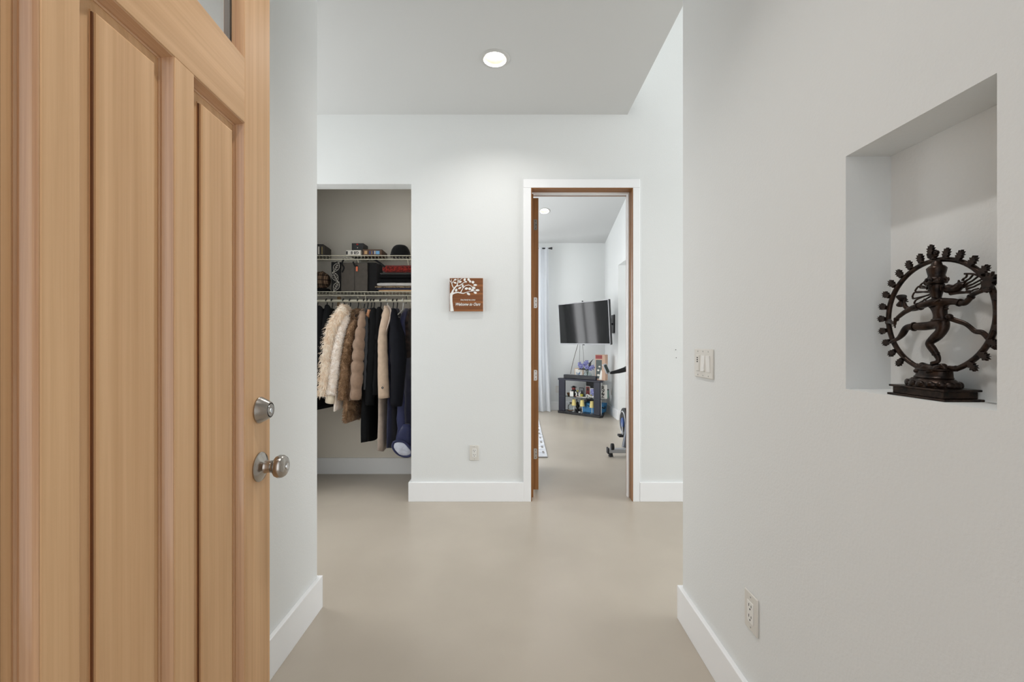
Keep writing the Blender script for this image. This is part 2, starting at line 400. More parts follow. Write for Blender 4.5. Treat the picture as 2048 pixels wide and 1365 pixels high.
# front wall frame around the entrance (behind the lens)
struct(MB().box(-0.56, -0.54, -0.03, 0.125, 0, 2.46), 'trim_10', FIR)
struct(MB().box(0.47, 0.49, -0.03, 0.125, 0, 2.46), 'trim_11', FIR)

# windows: daylight enters here
def window(name, label, fn, u0, u1, v0, v1, w, splits):
    t = thing(name, label, 'window', fn((u0+u1)/2, v0, w), kind='structure')
    fr = MB(); e = 0.05
    def bar(a, b, c, d_):
        p, q = fn(a, c, w-0.025), fn(b, d_, w+0.025)
        fr.box(min(p.x, q.x), max(p.x, q.x), min(p.y, q.y), max(p.y, q.y), min(p.z, q.z), max(p.z, q.z))
    bar(u0, u0+e, v0, v1); bar(u1-e, u1, v0, v1); bar(u0+e, u1-e, v0, v0+e); bar(u0+e, u1-e, v1-e, v1)
    for k in range(1, splits):
        m_ = u0+(u1-u0)*k/splits; bar(m_-e/2, m_+e/2, v0+e, v1-e)
    fr.build('window_frame', TRIM, t)
    for k in range(splits):
        a = u0+(u1-u0)*k/splits+e*0.6; c = u0+(u1-u0)*(k+1)/splits-e*0.6
        p, q = fn(a, v0+e, w-0.002), fn(c, v1-e, w+0.002)
        MB().box(min(p.x, q.x), max(p.x, q.x), min(p.y, q.y), max(p.y, q.y), p.z, q.z).build('pane', PANE, t)
PANE = bpy.data.materials.new('window_pane'); PANE.use_nodes = True
_n = PANE.node_tree.nodes; _L = PANE.node_tree.links; _o = _n['Material Output']
_t = _n.new('ShaderNodeBsdfTransparent'); _g = _n.new('ShaderNodeBsdfGlossy'); _g.inputs['Roughness'].default_value = 0.02
_m = _n.new('ShaderNodeMixShader'); _m.inputs[0].default_value = 0.08
_L.new(_t.outputs[0], _m.inputs[1]); _L.new(_g.outputs[0], _m.inputs[2]); _L.new(_m.outputs[0], _o.inputs[0])
window('window_1', 'bedroom window half behind the white curtain', xz, -1.25, 0.42, 0.45, 2.7, YF+0.06, 2)
window('window_2', 'wide bedroom window in the left wall', yz, 4.2, 6.2, 0.6, 2.6, -2.46, 2)
window('window_5', 'narrow bedroom window near the far corner', yz, 6.95, 7.55, 0.6, 2.6, -2.46, 2)
window('window_4_added', 'added window, out of view, that lets light onto the alcove jamb', xz, 2.0, 2.88, 0.6, 2.4, 4.69, 1)  # unseen window, added to go with the alcove fill lamp
window('window_3', 'tall living room window wall', yz, -1.0, 2.8, 0.5, 3.9, 6.05, 3)

# recessed lights
BULB = mat('lit_lens', (255, 250, 242), 0.5, emit=8)
BAFF = mat('white_baffle', (170, 156, 142), 0.5)
RING = mat('trim_ring', (198, 198, 195), 0.5)
def downlight(loc, rot, label, power, spread=135):
    t = thing('recessed_light', label, 'ceiling light', loc, rot=rot, world=False, group='recessed ceiling lights')
    MB().lathe([(0.0715, 0.004), (0.0715, -0.0065), (0.076, -0.0075), (0.089, -0.0055), (0.0935, -0.0005), (0.0935, 0.0), (0.0715, 0.004)], n=40, caps=False).build('trim_ring', RING, t)
    MB().lathe([(0.0713, -0.003), (0.0575, 0.034), (0.057, 0.034), (0.0710, -0.002)], n=40, caps=False).build('baffle', BAFF, t)
    MB().lathe([(0.0565, 0.0325), (0.045, 0.027), (0.0, 0.025)], n=32).build('lens', BULB, t)
    l = bpy.data.lights.new('recessed_lamp', 'AREA'); l.shape = 'DISK'; l.size = 0.09; l.energy = power; l.color = (1.0, 0.97, 0.94); l.spread = math.radians(spread)
    o = bpy.data.objects.new('recessed_lamp', l); COL.objects.link(o); o.parent = t; o.location = (0, 0, 0.022)
downlight((-0.107, 2.672, ZC), (0, 0, 0), 'round recessed light in the flat hall ceiling', 5)
downlight((-0.09, 0.86, ZC), (0, 0, 0), 'recessed light in the hall ceiling right above the entrance', 5, 108)
downlight((LBX, LBY, zc_far(LBY)), (-math.atan(SL), 0, 0), 'small recessed light in the sloped bedroom ceiling', 3)

# ------------------------------------------------------------------ front door (outer face towards us), swung past square
d = thing('door_1', 'open front door of pale fir with tall raised panels and a glazed top', 'door', (-0.60, 1.057, 0), rot=(0, 0, math.atan2(-0.996, 0.0867)), world=False, kind='structure')
# local frame: x runs from the free edge to the hinges, z up, the outer face is y = 0 and the leaf lies at y < 0
TH = 0.045; DZ0, DZ1 = 0.012, 2.44
ZP1, ZL0, ZL1, ZP0 = 1.732, 1.875, 2.32, 0.28
STX = [(0, 0.115), (0.735, 0.87)]
PANX = [(0.115, 0.286), (0.336, 0.510), (0.560, 0.735)]
for a, c in STX: MB().box(a, c, -TH, 0, DZ0, DZ1).build('stile', FIR, d, 0.0012)
for a, c in ((0.286, 0.336), (0.510, 0.560)): MB().box(a+0.0002, c-0.0002, -TH, 0, ZP0, ZP1).build('mullion', FIR, d, 0.0012)
for a, c in ((DZ0, ZP0), (ZP1, ZL0), (ZL1, DZ1)): MB().box(0.1152, 0.7348, -TH, 0, a, c).build('rail', FIRX, d, 0.0012)
def ring_loft(x0, x1, z0, z1, steps):     # nested rectangles: (inset, depth)
    b = MB(); m = len(steps)
    for ins, dep in steps:
        b.v += [Vector((x0+ins, -dep, z0+ins)), Vector((x1-ins, -dep, z0+ins)), Vector((x1-ins, -dep, z1-ins)), Vector((x0+ins, -dep, z1-ins))]
    for i in range(m-1):
        for k in range(4): b.f.append((i*4+k, i*4+(k+1) % 4, (i+1)*4+(k+1) % 4, (i+1)*4+k))
    return b
for a, c in PANX:
    b = ring_loft(a, c, ZP0, ZP1, [(0.0001, 0.0015), (0.0015, 0.002), (0.003, 0.006), (0.0055, 0.0115), (0.0085, 0.015), (0.0085, 0.0172), (0.0115, 0.0182), (0.0115, 0.024)])
    for k in range(4):                                  # four mitred lengths
        q = MB(); q.v = list(b.v); q.f = [f for i, f in enumerate(b.f) if i % 4 == k]
        used = sorted({i for f in q.f for i in f}); q.v = [b.v[i] for i in used]; q.f = [tuple(used.index(i) for i in f) for f in q.f]
        q.build('panel_moulding', FIRDX if k in (0, 2) else FIRD, d, smooth=25)
    b = ring_loft(a, c, ZP0, ZP1, [(0.004, 0.026), (0.004, 0.0195), (0.0125, 0.0195), (0.031, 0.0155), (0.0312, 0.0135), (0.0335, 0.0132), (0.034, 0.009), (0.037, 0.0075)])
    k = len(b.v)-4; b.f.append((k, k+1, k+2, k+3))
    p = b.build('panel', FIR, d, smooth=25)
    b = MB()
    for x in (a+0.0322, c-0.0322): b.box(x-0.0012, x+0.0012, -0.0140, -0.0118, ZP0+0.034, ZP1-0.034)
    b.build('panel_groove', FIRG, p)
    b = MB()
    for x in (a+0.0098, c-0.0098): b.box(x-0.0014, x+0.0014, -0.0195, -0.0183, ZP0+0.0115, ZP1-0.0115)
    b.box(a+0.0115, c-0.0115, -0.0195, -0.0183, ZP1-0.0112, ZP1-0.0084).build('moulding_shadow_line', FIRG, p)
# glazed top light: three panes, inner glazing stop
MB().box(0.118, 0.732, -0.026, -0.022, ZL0+0.003, ZL1-0.003).build('glass_pane', PANE, d)
LEAD = mat('grey_glazing_strip', (168, 168, 166), 0.5)
ring_loft(0.115, 0.735, ZL0, ZL1, [(0.0001, 0.0015), (0.004, 0.004), (0.009, 0.012), (0.012, 0.019), (0.012, 0.0215)]).build('glazing_bead', FIRD, d, smooth=25)
b = MB(); b.box(0.1155, 0.129, -0.036, -0.0262, ZL0+0.002, ZL1-0.002); b.box(0.721, 0.7345, -0.036, -0.0262, ZL0+0.002, ZL1-0.002)
b.build('inner_stop', LEAD, d)
# locks
def lock_M(z): return M4((0.0513, 0, z), axis_to((0, 1, 0)))
bolt = MB().lathe([(0.0, 0.0), (0.0308, 0.0), (0.0312, 0.003), (0.0300, 0.0048), (0.0190, 0.0245), (0.0178, 0.0256), (0.0158, 0.0250), (0.0, 0.0250)], lock_M(1.087), 40).build('deadbolt', STEEL, d, label='satin nickel deadbolt')
MB().tube([(0.0513+0.0162*math.cos(a), 0.0253, 1.087+0.0162*math.sin(a)) for a in [2*PI*k/36 for k in range(36)]], 0.0009, n=6, closed=True).build('face_gap', DARK, bolt)
kf = MB().lathe([(0.0150, 0.0250), (0.0145, 0.0262), (0.0, 0.0262)], lock_M(1.087), 28).build('key_face', STEEL, bolt)
MB().lathe([(0.0065, 0.0263), (0.006, 0.0275), (0.0, 0.0275)], lock_M(1.085), 16).box(0.0506, 0.052, 0.0274, 0.0280, 1.0805, 1.0895).build('keyway', CHROME, bolt)
knob = MB().lathe([(0.0, 0.0), (0.034, 0.0), (0.0345, 0.003), (0.032, 0.006), (0.0225, 0.0095), (0.0155, 0.014), (0.0138, 0.020), (0.0138, 0.027), (0.0145, 0.0275)], lock_M(0.953), 40).build('knob_rose', STEEL, d, label='satin nickel round rose')
MB().lathe([(0.0115, 0.0272), (0.0118, 0.031), (0.0175, 0.0335), (0.0238, 0.0385), (0.0268, 0.045), (0.0262, 0.0525), (0.0225, 0.0585), (0.0165, 0.0618), (0.0100, 0.0625), (0.0, 0.0625)], lock_M(0.953), 40).build('door_knob', STEEL, d, label='satin nickel round knob')
kk = [c for c in children(d) if c.name.startswith('door_knob')][0]
MB().lathe([(0.0075, 0.0622), (0.0070, 0.0642), (0.0, 0.0642)], lock_M(0.953), 18).box(0.0506, 0.052, 0.0640, 0.0646, 0.9485, 0.9575).build('key_face', CHROME, kk)
# ------------------------------------------------------------------ wall plates
def outlet(label, loc, rz, w_=0.073, h_=0.119):
    """duplex receptacle in a wide wall plate; local frame: x along the wall, -y towards the room"""
    t = thing('wall_outlet', label, 'outlet', loc, rz=rz, world=False, group='wall outlets')
    MB().box(-w_/2, w_/2, -0.0065, 0, -h_/2, h_/2).build('cover_plate', PLAST, t, 0.003)
    r = MB().box(-0.0168, 0.0168, -0.0085, -0.006, -0.0335, 0.0335).build('receptacle', PLASTW, t, 0.001)
    for s_ in (0.017, -0.017):
        for x, dx, dz in ((-0.0064, 0.0013, 0.0046), (0.0064, 0.0013, 0.0038)):
            MB().box(x-dx, x+dx, -0.0088, -0.0084, s_+0.004-dz, s_+0.004+dz).build('slot', DARK, r)
        MB().lathe([(0.0029, 0), (0.0029, 0.0004), (0, 0.0004)], M4((0, -0.0084, s_-0.0075), axis_to((0, -1, 0))), 12).build('ground_hole', DARK, r)
    for z in (0.0475, -0.0475):
        MB().lathe([(0.0030, 0), (0.0026, 0.001), (0, 0.001)], M4((0, -0.0064, z), axis_to((0, -1, 0))), 12).build('screw', LEAD, t)
    return t
outlet('white duplex outlet low on the grey wall below the niche', (XR, 1.3525, 0.389), -PI/2)
outlet('white duplex outlet on the back wall under the tree plaque', (-0.294, YB, 0.377), 0)
t = thing('light_switch', 'white three-gang plate with two paddle switches and a dimmer', 'switch', (XR, 1.690, 1.161), rz=-PI/2, world=False)
MB().box(-0.081, 0.081, -0.0065, 0, -0.0575, 0.0575).build('cover_plate', PLAST, t, 0.003)
for k, x in enumerate((-0.046, 0.0, 0.046)):
    MB().box(x-0.0172, x+0.0172, -0.0072, -0.006, -0.034, 0.034).build('switch_frame', PLAST, t, 0.0006)
    if k:                                     # rocking paddles, pressed one way and the other
        tl = 0.0035 if k == 1 else -0.0035
        q = MB().add([(x-0.0145, -0.0068, -0.031), (x+0.0145, -0.0068, -0.031), (x+0.0145, -0.0068, 0.031), (x-0.0145, -0.0068, 0.031),
                  (x-0.0145, -0.0095-tl/2, -0.031), (x+0.0145, -0.0095-tl/2, -0.031), (x+0.0145, -0.0095+tl/2, 0.031), (x-0.0145, -0.0095+tl/2, 0.031)],
                 [(0, 1, 2, 3), (4, 5, 6, 7), (0, 1, 5, 4), (1, 2, 6, 5), (2, 3, 7, 6), (3, 0, 4, 7)])
        q.build('paddle', PLASTW, t, 0.0008)
    else:
        q = MB().box(x-0.0145, x+0.0145, -0.0088, -0.0068, -0.031, 0.031).build('dimmer_paddle', PLAST, t, 0.0008)
        for z in (0.0215, 0.0135, 0.0055):
            MB().box(x-0.005, x+0.005, -0.0092, -0.0087, z-0.0024, z+0.0024).build('dimmer_window', DARK, q)
    for z in (0.0475, -0.0475):
        MB().lathe([(0.0030, 0), (0.0026, 0.001), (0, 0.001)], M4((x, -0.0064, z), axis_to((0, -1, 0))), 10).build('screw', LEAD, t)
# two small nails left in the back wall
for k, (px, py) in enumerate(((1351, 700), (1352, 716))):
    c = P(px, py, YB)
    MB().lathe([(0.0016, 0), (0.0016, 0.006), (0.0034, 0.006), (0.0030, 0.0075), (0, 0.0078)], M4(c, axis_to((0, -1, 0))), 10).build('nail', DARK,
        label=('upper' if k == 0 else 'lower')+' of two dark nails in the back wall beside the right-hand corner', cat='nail', group='nails in the back wall')

# ------------------------------------------------------------------ tree plaque
PLAQ = wood_mat('walnut_board', (166, 108, 64), (104, 62, 34), 'x', fine=1.0, blotch=(190, 165, 140))
WPAINT = mat('white_paint', (240, 240, 236), 0.6)
c0 = P(933.3, 590.5, YB)
t = thing('wall_plaque', 'square brown wooden plaque with a white tree and lettering', 'sign', (c0.x, YB, c0.z-0.129))
def Q(u, v, d=0.0):       # plaque picture coordinates 0..1 (v down)
    return Vector((c0.x-0.129+u*0.258, YB-0.0255-d, c0.z+0.129-v*0.258))
for k in range(4):        # four boards edge to edge
    MB().box(c0.x-0.129, c0.x+0.129, YB-0.025, YB-0.003, c0.z-0.129+k*0.0645+0.0004, c0.z-0.129+(k+1)*0.0645-0.0004).build('board', PLAQ, t, 0.0012)
MB().box(c0.x-0.1293, c0.x+0.1293, YB-0.003, YB, c0.z-0.1295, c0.z+0.1295).build('white_backing', WPAINT, t)
def U(cx, cy): return ((cx-282)/883, (cy-245)/885)       # from the enlarged view
b = MB(); LIFT = [0.0022]
def strip(pts, ws):
    LIFT[0] += 0.00017; hh_ = LIFT[0]
    vs = []; n = len(pts)
    P2 = [Vector(U(*p)) for p in pts]
    for i in range(n):
        d_ = (P2[min(i+1, n-1)]-P2[max(i-1, 0)]).normalized(); nn = Vector((-d_.y, d_.x)); h = ws[i]/883/2
        vs += [Q(*(P2[i]+nn*h), hh_), Q(*(P2[i]-nn*h), hh_), Q(*(P2[i]+nn*h), -0.0004), Q(*(P2[i]-nn*h), -0.0004)]
    fs = []
    for i in range(n-1):
        a, c = i*4, i*4+4
        fs += [(a, a+1, c+1, c), (a, a+2, c+2, c), (a+1, a+3, c+3, c+1)]
    fs += [(0, 1, 3, 2), (n*4-4, n*4-3, n*4-1, n*4-2)]
    b.add(vs, fs)
strip([(345, 1128), (335, 1000), (325, 880), (322, 760), (328, 650)], [95, 70, 62, 62, 66])
strip([(330, 690), (370, 580), (420, 500), (480, 440), (500, 360), (505, 255)], [70, 40, 34, 30, 22, 12])
strip([(345, 670), (420, 640), (500, 625), (570, 640), (640, 655), (700, 635), (760, 610)], [46, 34, 30, 28, 24, 18, 10])
strip([(480, 460), (560, 440), (620, 390), (690, 350), (740, 345)], [26, 20, 16, 14, 10])
strip([(385, 510), (350, 440), (340, 390), (310, 340), (285, 315)], [22, 20, 16, 16, 14])
strip([(340, 390), (390, 320), (420, 290)], [14, 12, 10])
strip([(575, 625), (610, 560), (640, 510), (700, 450), (790, 430), (850, 455), (890, 500)], [22, 18, 16, 16, 16, 16, 12])
strip([(640, 510), (625, 470), (635, 430)], [14, 14, 10])
strip([(760, 610), (830, 600), (900, 590), (960, 570)], [10, 12, 14, 10]); strip([(510, 330), (560, 290), (620, 255)], [14, 12, 8])
strip([(330, 345), (333, 270)], [10, 8])
b.build('painted_tree', WPAINT, t, smooth=0)
LEAF = [(430, 290, 40, 24, 0.2), (425, 370, 44, 26, -0.3), (560, 345, 44, 30, 0.4), (680, 290, 32, 42, -0.4), (785, 285, 34, 42, 0.4), (710, 345, 34, 24, 0),
        (825, 335, 30, 38, 0.2), (900, 355, 38, 42, 0.5), (960, 430, 52, 30, 0), (455, 565, 32, 48, -0.3), (550, 510, 50, 28, 0.5), (630, 455, 28, 52, 0.1),
        (725, 525, 48, 34, 0.2), (815, 530, 40, 40, 0.3), (920, 505, 50, 38, -0.3), (885, 560, 44, 34, 0.5), (1020, 568, 56, 32, 0), (960, 632, 46, 34, -0.4),
        (780, 665, 52, 34, -0.6), (445, 480, 20, 20, 0)]
for cx, cy, rx, ry, a in LEAF[:-1]:
    poly = []
    for k in range(10):
        q = 2*PI*k/10; x, y = math.cos(q), math.sin(q)*(1-0.25*abs(math.cos(q)))
        x, y = x*rx, y*ry; poly.append(U(cx+x*math.cos(a)+y*math.sin(a), cy-x*math.sin(a)+y*math.cos(a)))
    MB().prism([(u*0.258, -v*0.258) for u, v in reversed(poly)], Q(0, 0, -0.0004), (1, 0, 0), (0, 0, 1), -0.0030).build('leaf', WPAINT, t, smooth=0)
text('lettering', 'Every family has a story', WPAINT, 0.0150, t, Q(*U(765, 825), 0.0005), (1, 0, 0), (0, 0, 1), 0.0007, shear=0.25, squeeze=0.80, bold=0.0003)
text('lettering', 'Welcome to Ours', WPAINT, 0.0315, t, Q(*U(755, 945), 0.0005), (1, 0, 0), (0, 0, 1), 0.0008, shear=0.45, squeeze=0.82, bold=0.0006)

# ------------------------------------------------------------------ bronze dancer in the niche
BRONZE = mat('dark_bronze', (60, 46, 38), 0.34, 0.7, bump=0.35, bscale=260, var=0.5, vscale=60, color2=(24, 18, 16), dist=0.0012)
XS = 0.812
def SA(cx, cy, dx=0.0): return SP(1740+cx*0.13184, 480+cy*0.13184, dx)       # upper enlargement
def SB(cx, cy, dx=0.0): return SP(1740+cx*0.13184, 640+cy*0.13184, dx)       # lower enlargement
def SP(px, py, dx=0.0):
    Y = F*XS/(px-1024); p = P(px, py, Y); p.x += dx; return p
NZ = 1.140; NY = 0.823
t = thing('bronze_statue', 'dark bronze four-armed dancer inside a flaming ring, standing in the wall niche', 'statue', (XS, NY, NZ))
# stepped plinth, lotus cushion, oval drum
q = MB()
q.box(0.776, 0.849, 0.765, 0.883, NZ+0.0002, NZ+0.0045)
q.box(0.781, 0.845, 0.773, 0.875, NZ+0.0045, NZ+0.0175)
q.box(0.777, 0.848, 0.768, 0.880, NZ+0.0175, NZ+0.0215)
q.build('plinth', BRONZE, t, 0.001)
q = MB().lathe([(0.046, 0), (0.047, 0.002), (0.043, 0.010), (0.036, 0.0165), (0.030, 0.0175)], M4((XS, NY, NZ+0.0212)), 36, sx=0.68, sy=1.0)
lot = q.build('lotus_cushion', BRONZE, t)
for k in range(16):
    a = 2*PI*k/16+0.1; c = Vector((XS+0.0295*math.cos(a), NY+0.0435*math.sin(a), NZ+0.0275))
    q = MB(); q.ell((0, 0, 0), (0.0045, 0.0088, 0.0068), nu=10, nv=6)
    R = R3('Z', math.atan2(math.sin(a)*0.68, math.cos(a)))
    q.v = [c + R @ v for v in q.v]
    q.build('petal', BRONZE, lot)
MB().lathe([(0.033, 0), (0.034, 0.002), (0.0305, 0.005), (0.0285, 0.014), (0.0315, 0.0165), (0.0305, 0.0185), (0.0, 0.0185)], M4((XS, NY-0.001, NZ+0.0382)), 32, sx=0.66, sy=1.0).build('drum', BRONZE, t)
# ring of flames: an upright oval whose foot rises from both sides of the drum
RC = (NY, 1.2985); RA, RB = 0.1035, 0.1075
def ringp(a, k=1.0): return Vector((XS+0.006, RC[0]+RA*k*math.cos(a), RC[1]+RB*k*math.sin(a)))
arc = [ringp(a) for a in [math.radians(-68+ (316*i/60)) for i in range(61)]]
arch = MB().tube(arc, [0.0048]*61, n=10)
for s_ in (-1, 1):        # the two feet
    e = arc[0] if s_ < 0 else arc[-1]
    arch.tube([e+Vector((0, s_*0.004, 0.003)), e, Vector((XS+0.004, NY+s_*0.026, NZ+0.057)), Vector((XS+0.003, NY+s_*0.025, NZ+0.036))], [0.004, 0.0052, 0.0075, 0.009], n=10)
arch = arch.build('flame_ring', BRONZE, t)
def flame(b, o, d, L):
    d = Vector(d).normalized(); sd = Vector((1, 0, 0)).cross(d)
    out = [(-.27, 0), (-.24, .14), (-.30, .30), (-.42, .46), (-.24, .54), (-.46, .74), (-.22, .78), (-.26, 1.06), (-.08, .84), (.02, 1.18), (.12, .86), (.28, 1.06), (.24, .78), (.47, .74), (.25, .54), (.42, .44), (.30, .30), (.24, .14), (.27, 0)]
    b.prism([(x*L*0.95, y*L) for x, y in out], o-Vector((0.0028, 0, 0)), sd, d, 0.0056)
n_fl = 23
for k in range(n_fl):
    a = math.radians(-52+284*k/(n_fl-1))
    o = ringp(a, 1.03); d_ = Vector((0, math.cos(a)/RA, math.sin(a)/RB)); d_ = (d_.normalized()+Vector((0, 0, 0.10))).normalized()
    q = MB(); flame(q, o-d_*0.001, d_, 0.0165)
    q.build('flame', BRONZE, arch, smooth=30)
q = MB()                  # crest at the top of the ring
o = ringp(PI/2, 1.02)
q.ell(o+Vector((-0.004, 0.002, 0.007)), (0.006, 0.0105, 0.0065)); q.ell(o+Vector((-0.006, 0.007, 0.0105)), 0.0042); q.ell(o+Vector((-0.006, -0.007, 0.011)), 0.0048)
flame(q, o+Vector((-0.003, 0.001, 0.009)), (0, 0, 1), 0.0165)
q.build('crest', BRONZE, arch, smooth=40)
# the dancing body: one continuous skin (dx < 0 is towards the hall)
J = {}
def j(k, p, r): J[k] = (p, r)
j('hip', SA(1115, 1275, -.002), .0148); j('waist', SA(1085, 1150, -.002), .0112); j('rib', SA(1065, 1040, -.002), .0124); j('chest', SA(1050, 955, -.002), .0136)
j('neck', SA(1050, 890, -.003), .0072); j('chin', SA(1035, 800, -.004), .0105); j('head', SA(1040, 720, -.004), .0142); j('brow', SA(1040, 640, -.003), .0120)
j('shL', SA(900, 950, -.002), .0072); j('shR', SA(1200, 930, -.002), .0076)
# rear arm with the drum (viewer's left)
j('aL1', SA(800, 1000, .002), .0058); j('aL2', SA(690, 1045, .002), .0050); j('aL3', SA(585, 1060, .000), .0050); j('aL4', SA(535, 1000, -.002), .0042); j('aL5', SA(540, 940, -.003), .0040)
# front arm across the chest, hand hanging
j('fR', SA(1110, 950, -.012), .0075); j('f1', SA(930, 985, -.017), .0060); j('f2', SA(780, 1030, -.017), .0056); j('f3', SA(640, 1100, -.016), .0048); j('f4', SA(530, 1180, -.015), .0040); j('f5', SA(485, 1240, -.015), .0034); j('f6', SA(480, 1300, -.014), .0026)
# raised arm (viewer's right)
j('aR1', SA(1320, 940, -.002), .0062); j('aR2', SA(1450, 970, -.002), .0056); j('aR3', SA(1530, 900, -.003), .0048); j('aR4', SA(1600, 825, -.004), .0044); j('aR5', SA(1690, 790, -.005), .0042); j('aR6', SA(1790, 770, -.006), .0030)
# legs
j('hL', SB(1030, 95, -.004), .0098); j('kL0', SB(840, 100, -.010), .0086); j('kL', SB(660, 110, -.014), .0068); j('sL', SB(590, 220, -.013), .0064); j('anL', SB(520, 285, -.012), .0042); j('ftL', SB(430, 325, -.012), .0038); j('toL', SB(385, 350, -.012), .0028)
j('hR', SB(1170, 110, -.002), .0108); j('kR0', SB(1080, 230, -.005), .0096); j('kR', SB(950, 360, -.008), .0072); j('sR', SB(1010, 460, -.006), .0068); j('anR', SB(1075, 590, -.004), .0046); j('ftR', SB(1080, 645, -.006), .0046); j('toR', SB(1000, 665, -.012), .0034)
B = [('hip', 'waist'), ('waist', 'rib'), ('rib', 'chest'), ('chest', 'neck'), ('neck', 'chin'), ('chin', 'head'), ('head', 'brow'), ('chest', 'shL'), ('chest', 'shR'),
     ('shL', 'aL1'), ('aL1', 'aL2'), ('aL2', 'aL3'), ('aL3', 'aL4'), ('aL4', 'aL5'), ('chest', 'fR'), ('fR', 'f1'), ('f1', 'f2'), ('f2', 'f3'), ('f3', 'f4'), ('f4', 'f5'), ('f5', 'f6'),
     ('shR', 'aR1'), ('aR1', 'aR2'), ('aR2', 'aR3'), ('aR3', 'aR4'), ('aR4', 'aR5'), ('aR5', 'aR6'),
     ('hip', 'hL'), ('hL', 'kL0'), ('kL0', 'kL'), ('kL', 'sL'), ('sL', 'anL'), ('anL', 'ftL'), ('ftL', 'toL'), ('hip', 'hR'), ('hR', 'kR0'), ('kR0', 'kR'), ('kR', 'sR'), ('sR', 'anR'), ('anR', 'ftR'), ('ftR', 'toR')]
body = skin(J, B, 'hip', 'dancer_body', BRONZE, t)
hd = J['head'][0]
q = MB()                  # face: nose, eyes, lips, ears
fw = Vector((-1, 0.32, 0)).normalized(); sd = Vector((0.32, 1, 0)).normalized()
q.ell(hd+fw*0.0146+Vector((0, 0, -0.0015)), (0.0022, 0.0017, 0.0030), nu=8, nv=6)
for s_ in (-1, 1):
    q.ell(hd+fw*0.0128+sd*(s_*0.0042)+Vector((0, 0, 0.0015)), (0.0015, 0.0026, 0.0012), nu=8, nv=6)
    q.tube([hd+fw*0.0136+sd*(s_*0.0015)+Vector((0, 0, 0.004)), hd+fw*0.0128+sd*(s_*0.0045)+Vector((0, 0, 0.0048)), hd+fw*0.0108+sd*(s_*0.0072)+Vector((0, 0, 0.0036))], 0.0007, n=6)
    q.ell(hd+sd*(s_*0.0145)+Vector((0, 0, -0.003)), (0.0028, 0.0020, 0.0062), nu=8, nv=6)
q.ell(hd+fw*0.0128+Vector((0, 0, -0.0064)), (0.0016, 0.0032, 0.0011), nu=8, nv=6)
q.build('face', BRONZE, body)
c = SA(1035, 560, -.003)
q = MB().lathe([(0.0148, -0.0135), (0.0162, -0.0105), (0.0148, -0.008), (0.0158, -0.005), (0.0140, -0.003), (0.0122, 0.002), (0.0140, 0.010), (0.0150, 0.016), (0.0118, 0.020), (0.0085, 0.022), (0.0068, 0.028), (0.0030, 0.032), (0.0, 0.033)], M4(c), 24)
for k in range(9):
    a = 2*PI*k/9; q.ell(c+Vector((0.0156*math.cos(a), 0.0156*math.sin(a), -0.006)), (0.002, 0.002, 0.004), nu=8, nv=6)
q.build('tall_headdress', BRONZE, body, smooth=50)
MB().lathe([(0.0140, -0.002), (0.0150, 0), (0.0140, 0.002)], M4(SA(1100, 1215, -.002)), 20, caps=False).build('belt', BRONZE, body)
MB().ell(SA(1250, 1165, -.006), (0.006, 0.0055, 0.0052)).build('sash_knot', BRONZE, body)
MB().ell(SA(1185, 1050, -.004), (0.003, 0.005, 0.0018)).build('sash_tail', BRONZE, body)
for a, c, r in (('aR1', 'aR2', .0072), ('f1', 'f2', .0067), ('aL1', 'aL2', .0066), ('sR', 'anR', .0062), ('kL0', 'kL', .0092), ('f4', 'f5', .0048), ('aR3', 'aR4', .0056)):
    p0, p1 = J[a][0], J[c][0]; m_ = p0.lerp(p1, 0.45); dd = (p1-p0).normalized()
    MB().tube([m_-dd*0.0013, m_+dd*0.0013], r, n=14).build('bangle', BRONZE, body)
MB().tube([SA(930, 900, -.014), SA(1010, 960, -.0155), SA(1090, 960, -.0155), SA(1160, 900, -.013)], 0.0014, n=8).build('necklace', BRONZE, body)
# hair flying to both sides in looped strands
for e, m1, m2, rt in (((800, 640), (880, 580), (830, 690), (900, 705)), ((735, 700), (800, 650), (760, 730), (905, 735)), ((670, 760), (740, 700), (700, 800), (905, 775)), ((625, 850), (680, 790), (650, 890), (905, 830)), ((655, 945), (700, 900), (720, 960), (910, 850))):
    ST([SA(905, rt[1]-30, .003), SA(*m1, .003), SA(*e, .003), SA(e[0]+5, e[1]+28, .003), SA(*m2, .003), SA(*rt, .003)], 0.0016, n=8).build('hair_strand', BRONZE, body)
for e, s0 in (((1440, 520), (1370, 620)), ((1530, 530), (1390, 650)), ((1600, 560), (1405, 680)), ((1660, 600), (1420, 710)), ((1690, 640), (1430, 745)), ((1610, 740), (1430, 780))):
    mx, my = (e[0]+s0[0])/2, (e[1]+s0[1])/2
    ST([SA(*s0, .004), SA(mx-15, my+18, .004), SA(mx+20, my-2, .004), SA(*e, .004)], [.0024, .0017, .0016, .0016], n=8).build('hair_strand', BRONZE, body)
ST([SA(1400, 515, .004), SA(1530, 520, .004), SA(1640, 560, .004), SA(1710, 625, .004)], 0.0018, n=8).build('hair_strand', BRONZE, body)
ST([SA(1150, 740, .003), SA(1250, 750, .004), SA(1340, 690, .004), SA(1410, 690, .004)], [.0085, .0080, .0070, .0050], n=10).build('hair_strand', BRONZE, body)
ST([SA(1200, 805, .003), SA(1320, 800, .004), SA(1450, 800, .004), SA(1530, 820, .003)], [.0050, .0030, .0020, .0016], n=8).build('hair_strand', BRONZE, body)
ST([SA(1320, 660, .004), SA(1310, 610, .004)], [.003, .001], n=8).build('hair_strand', BRONZE, body)
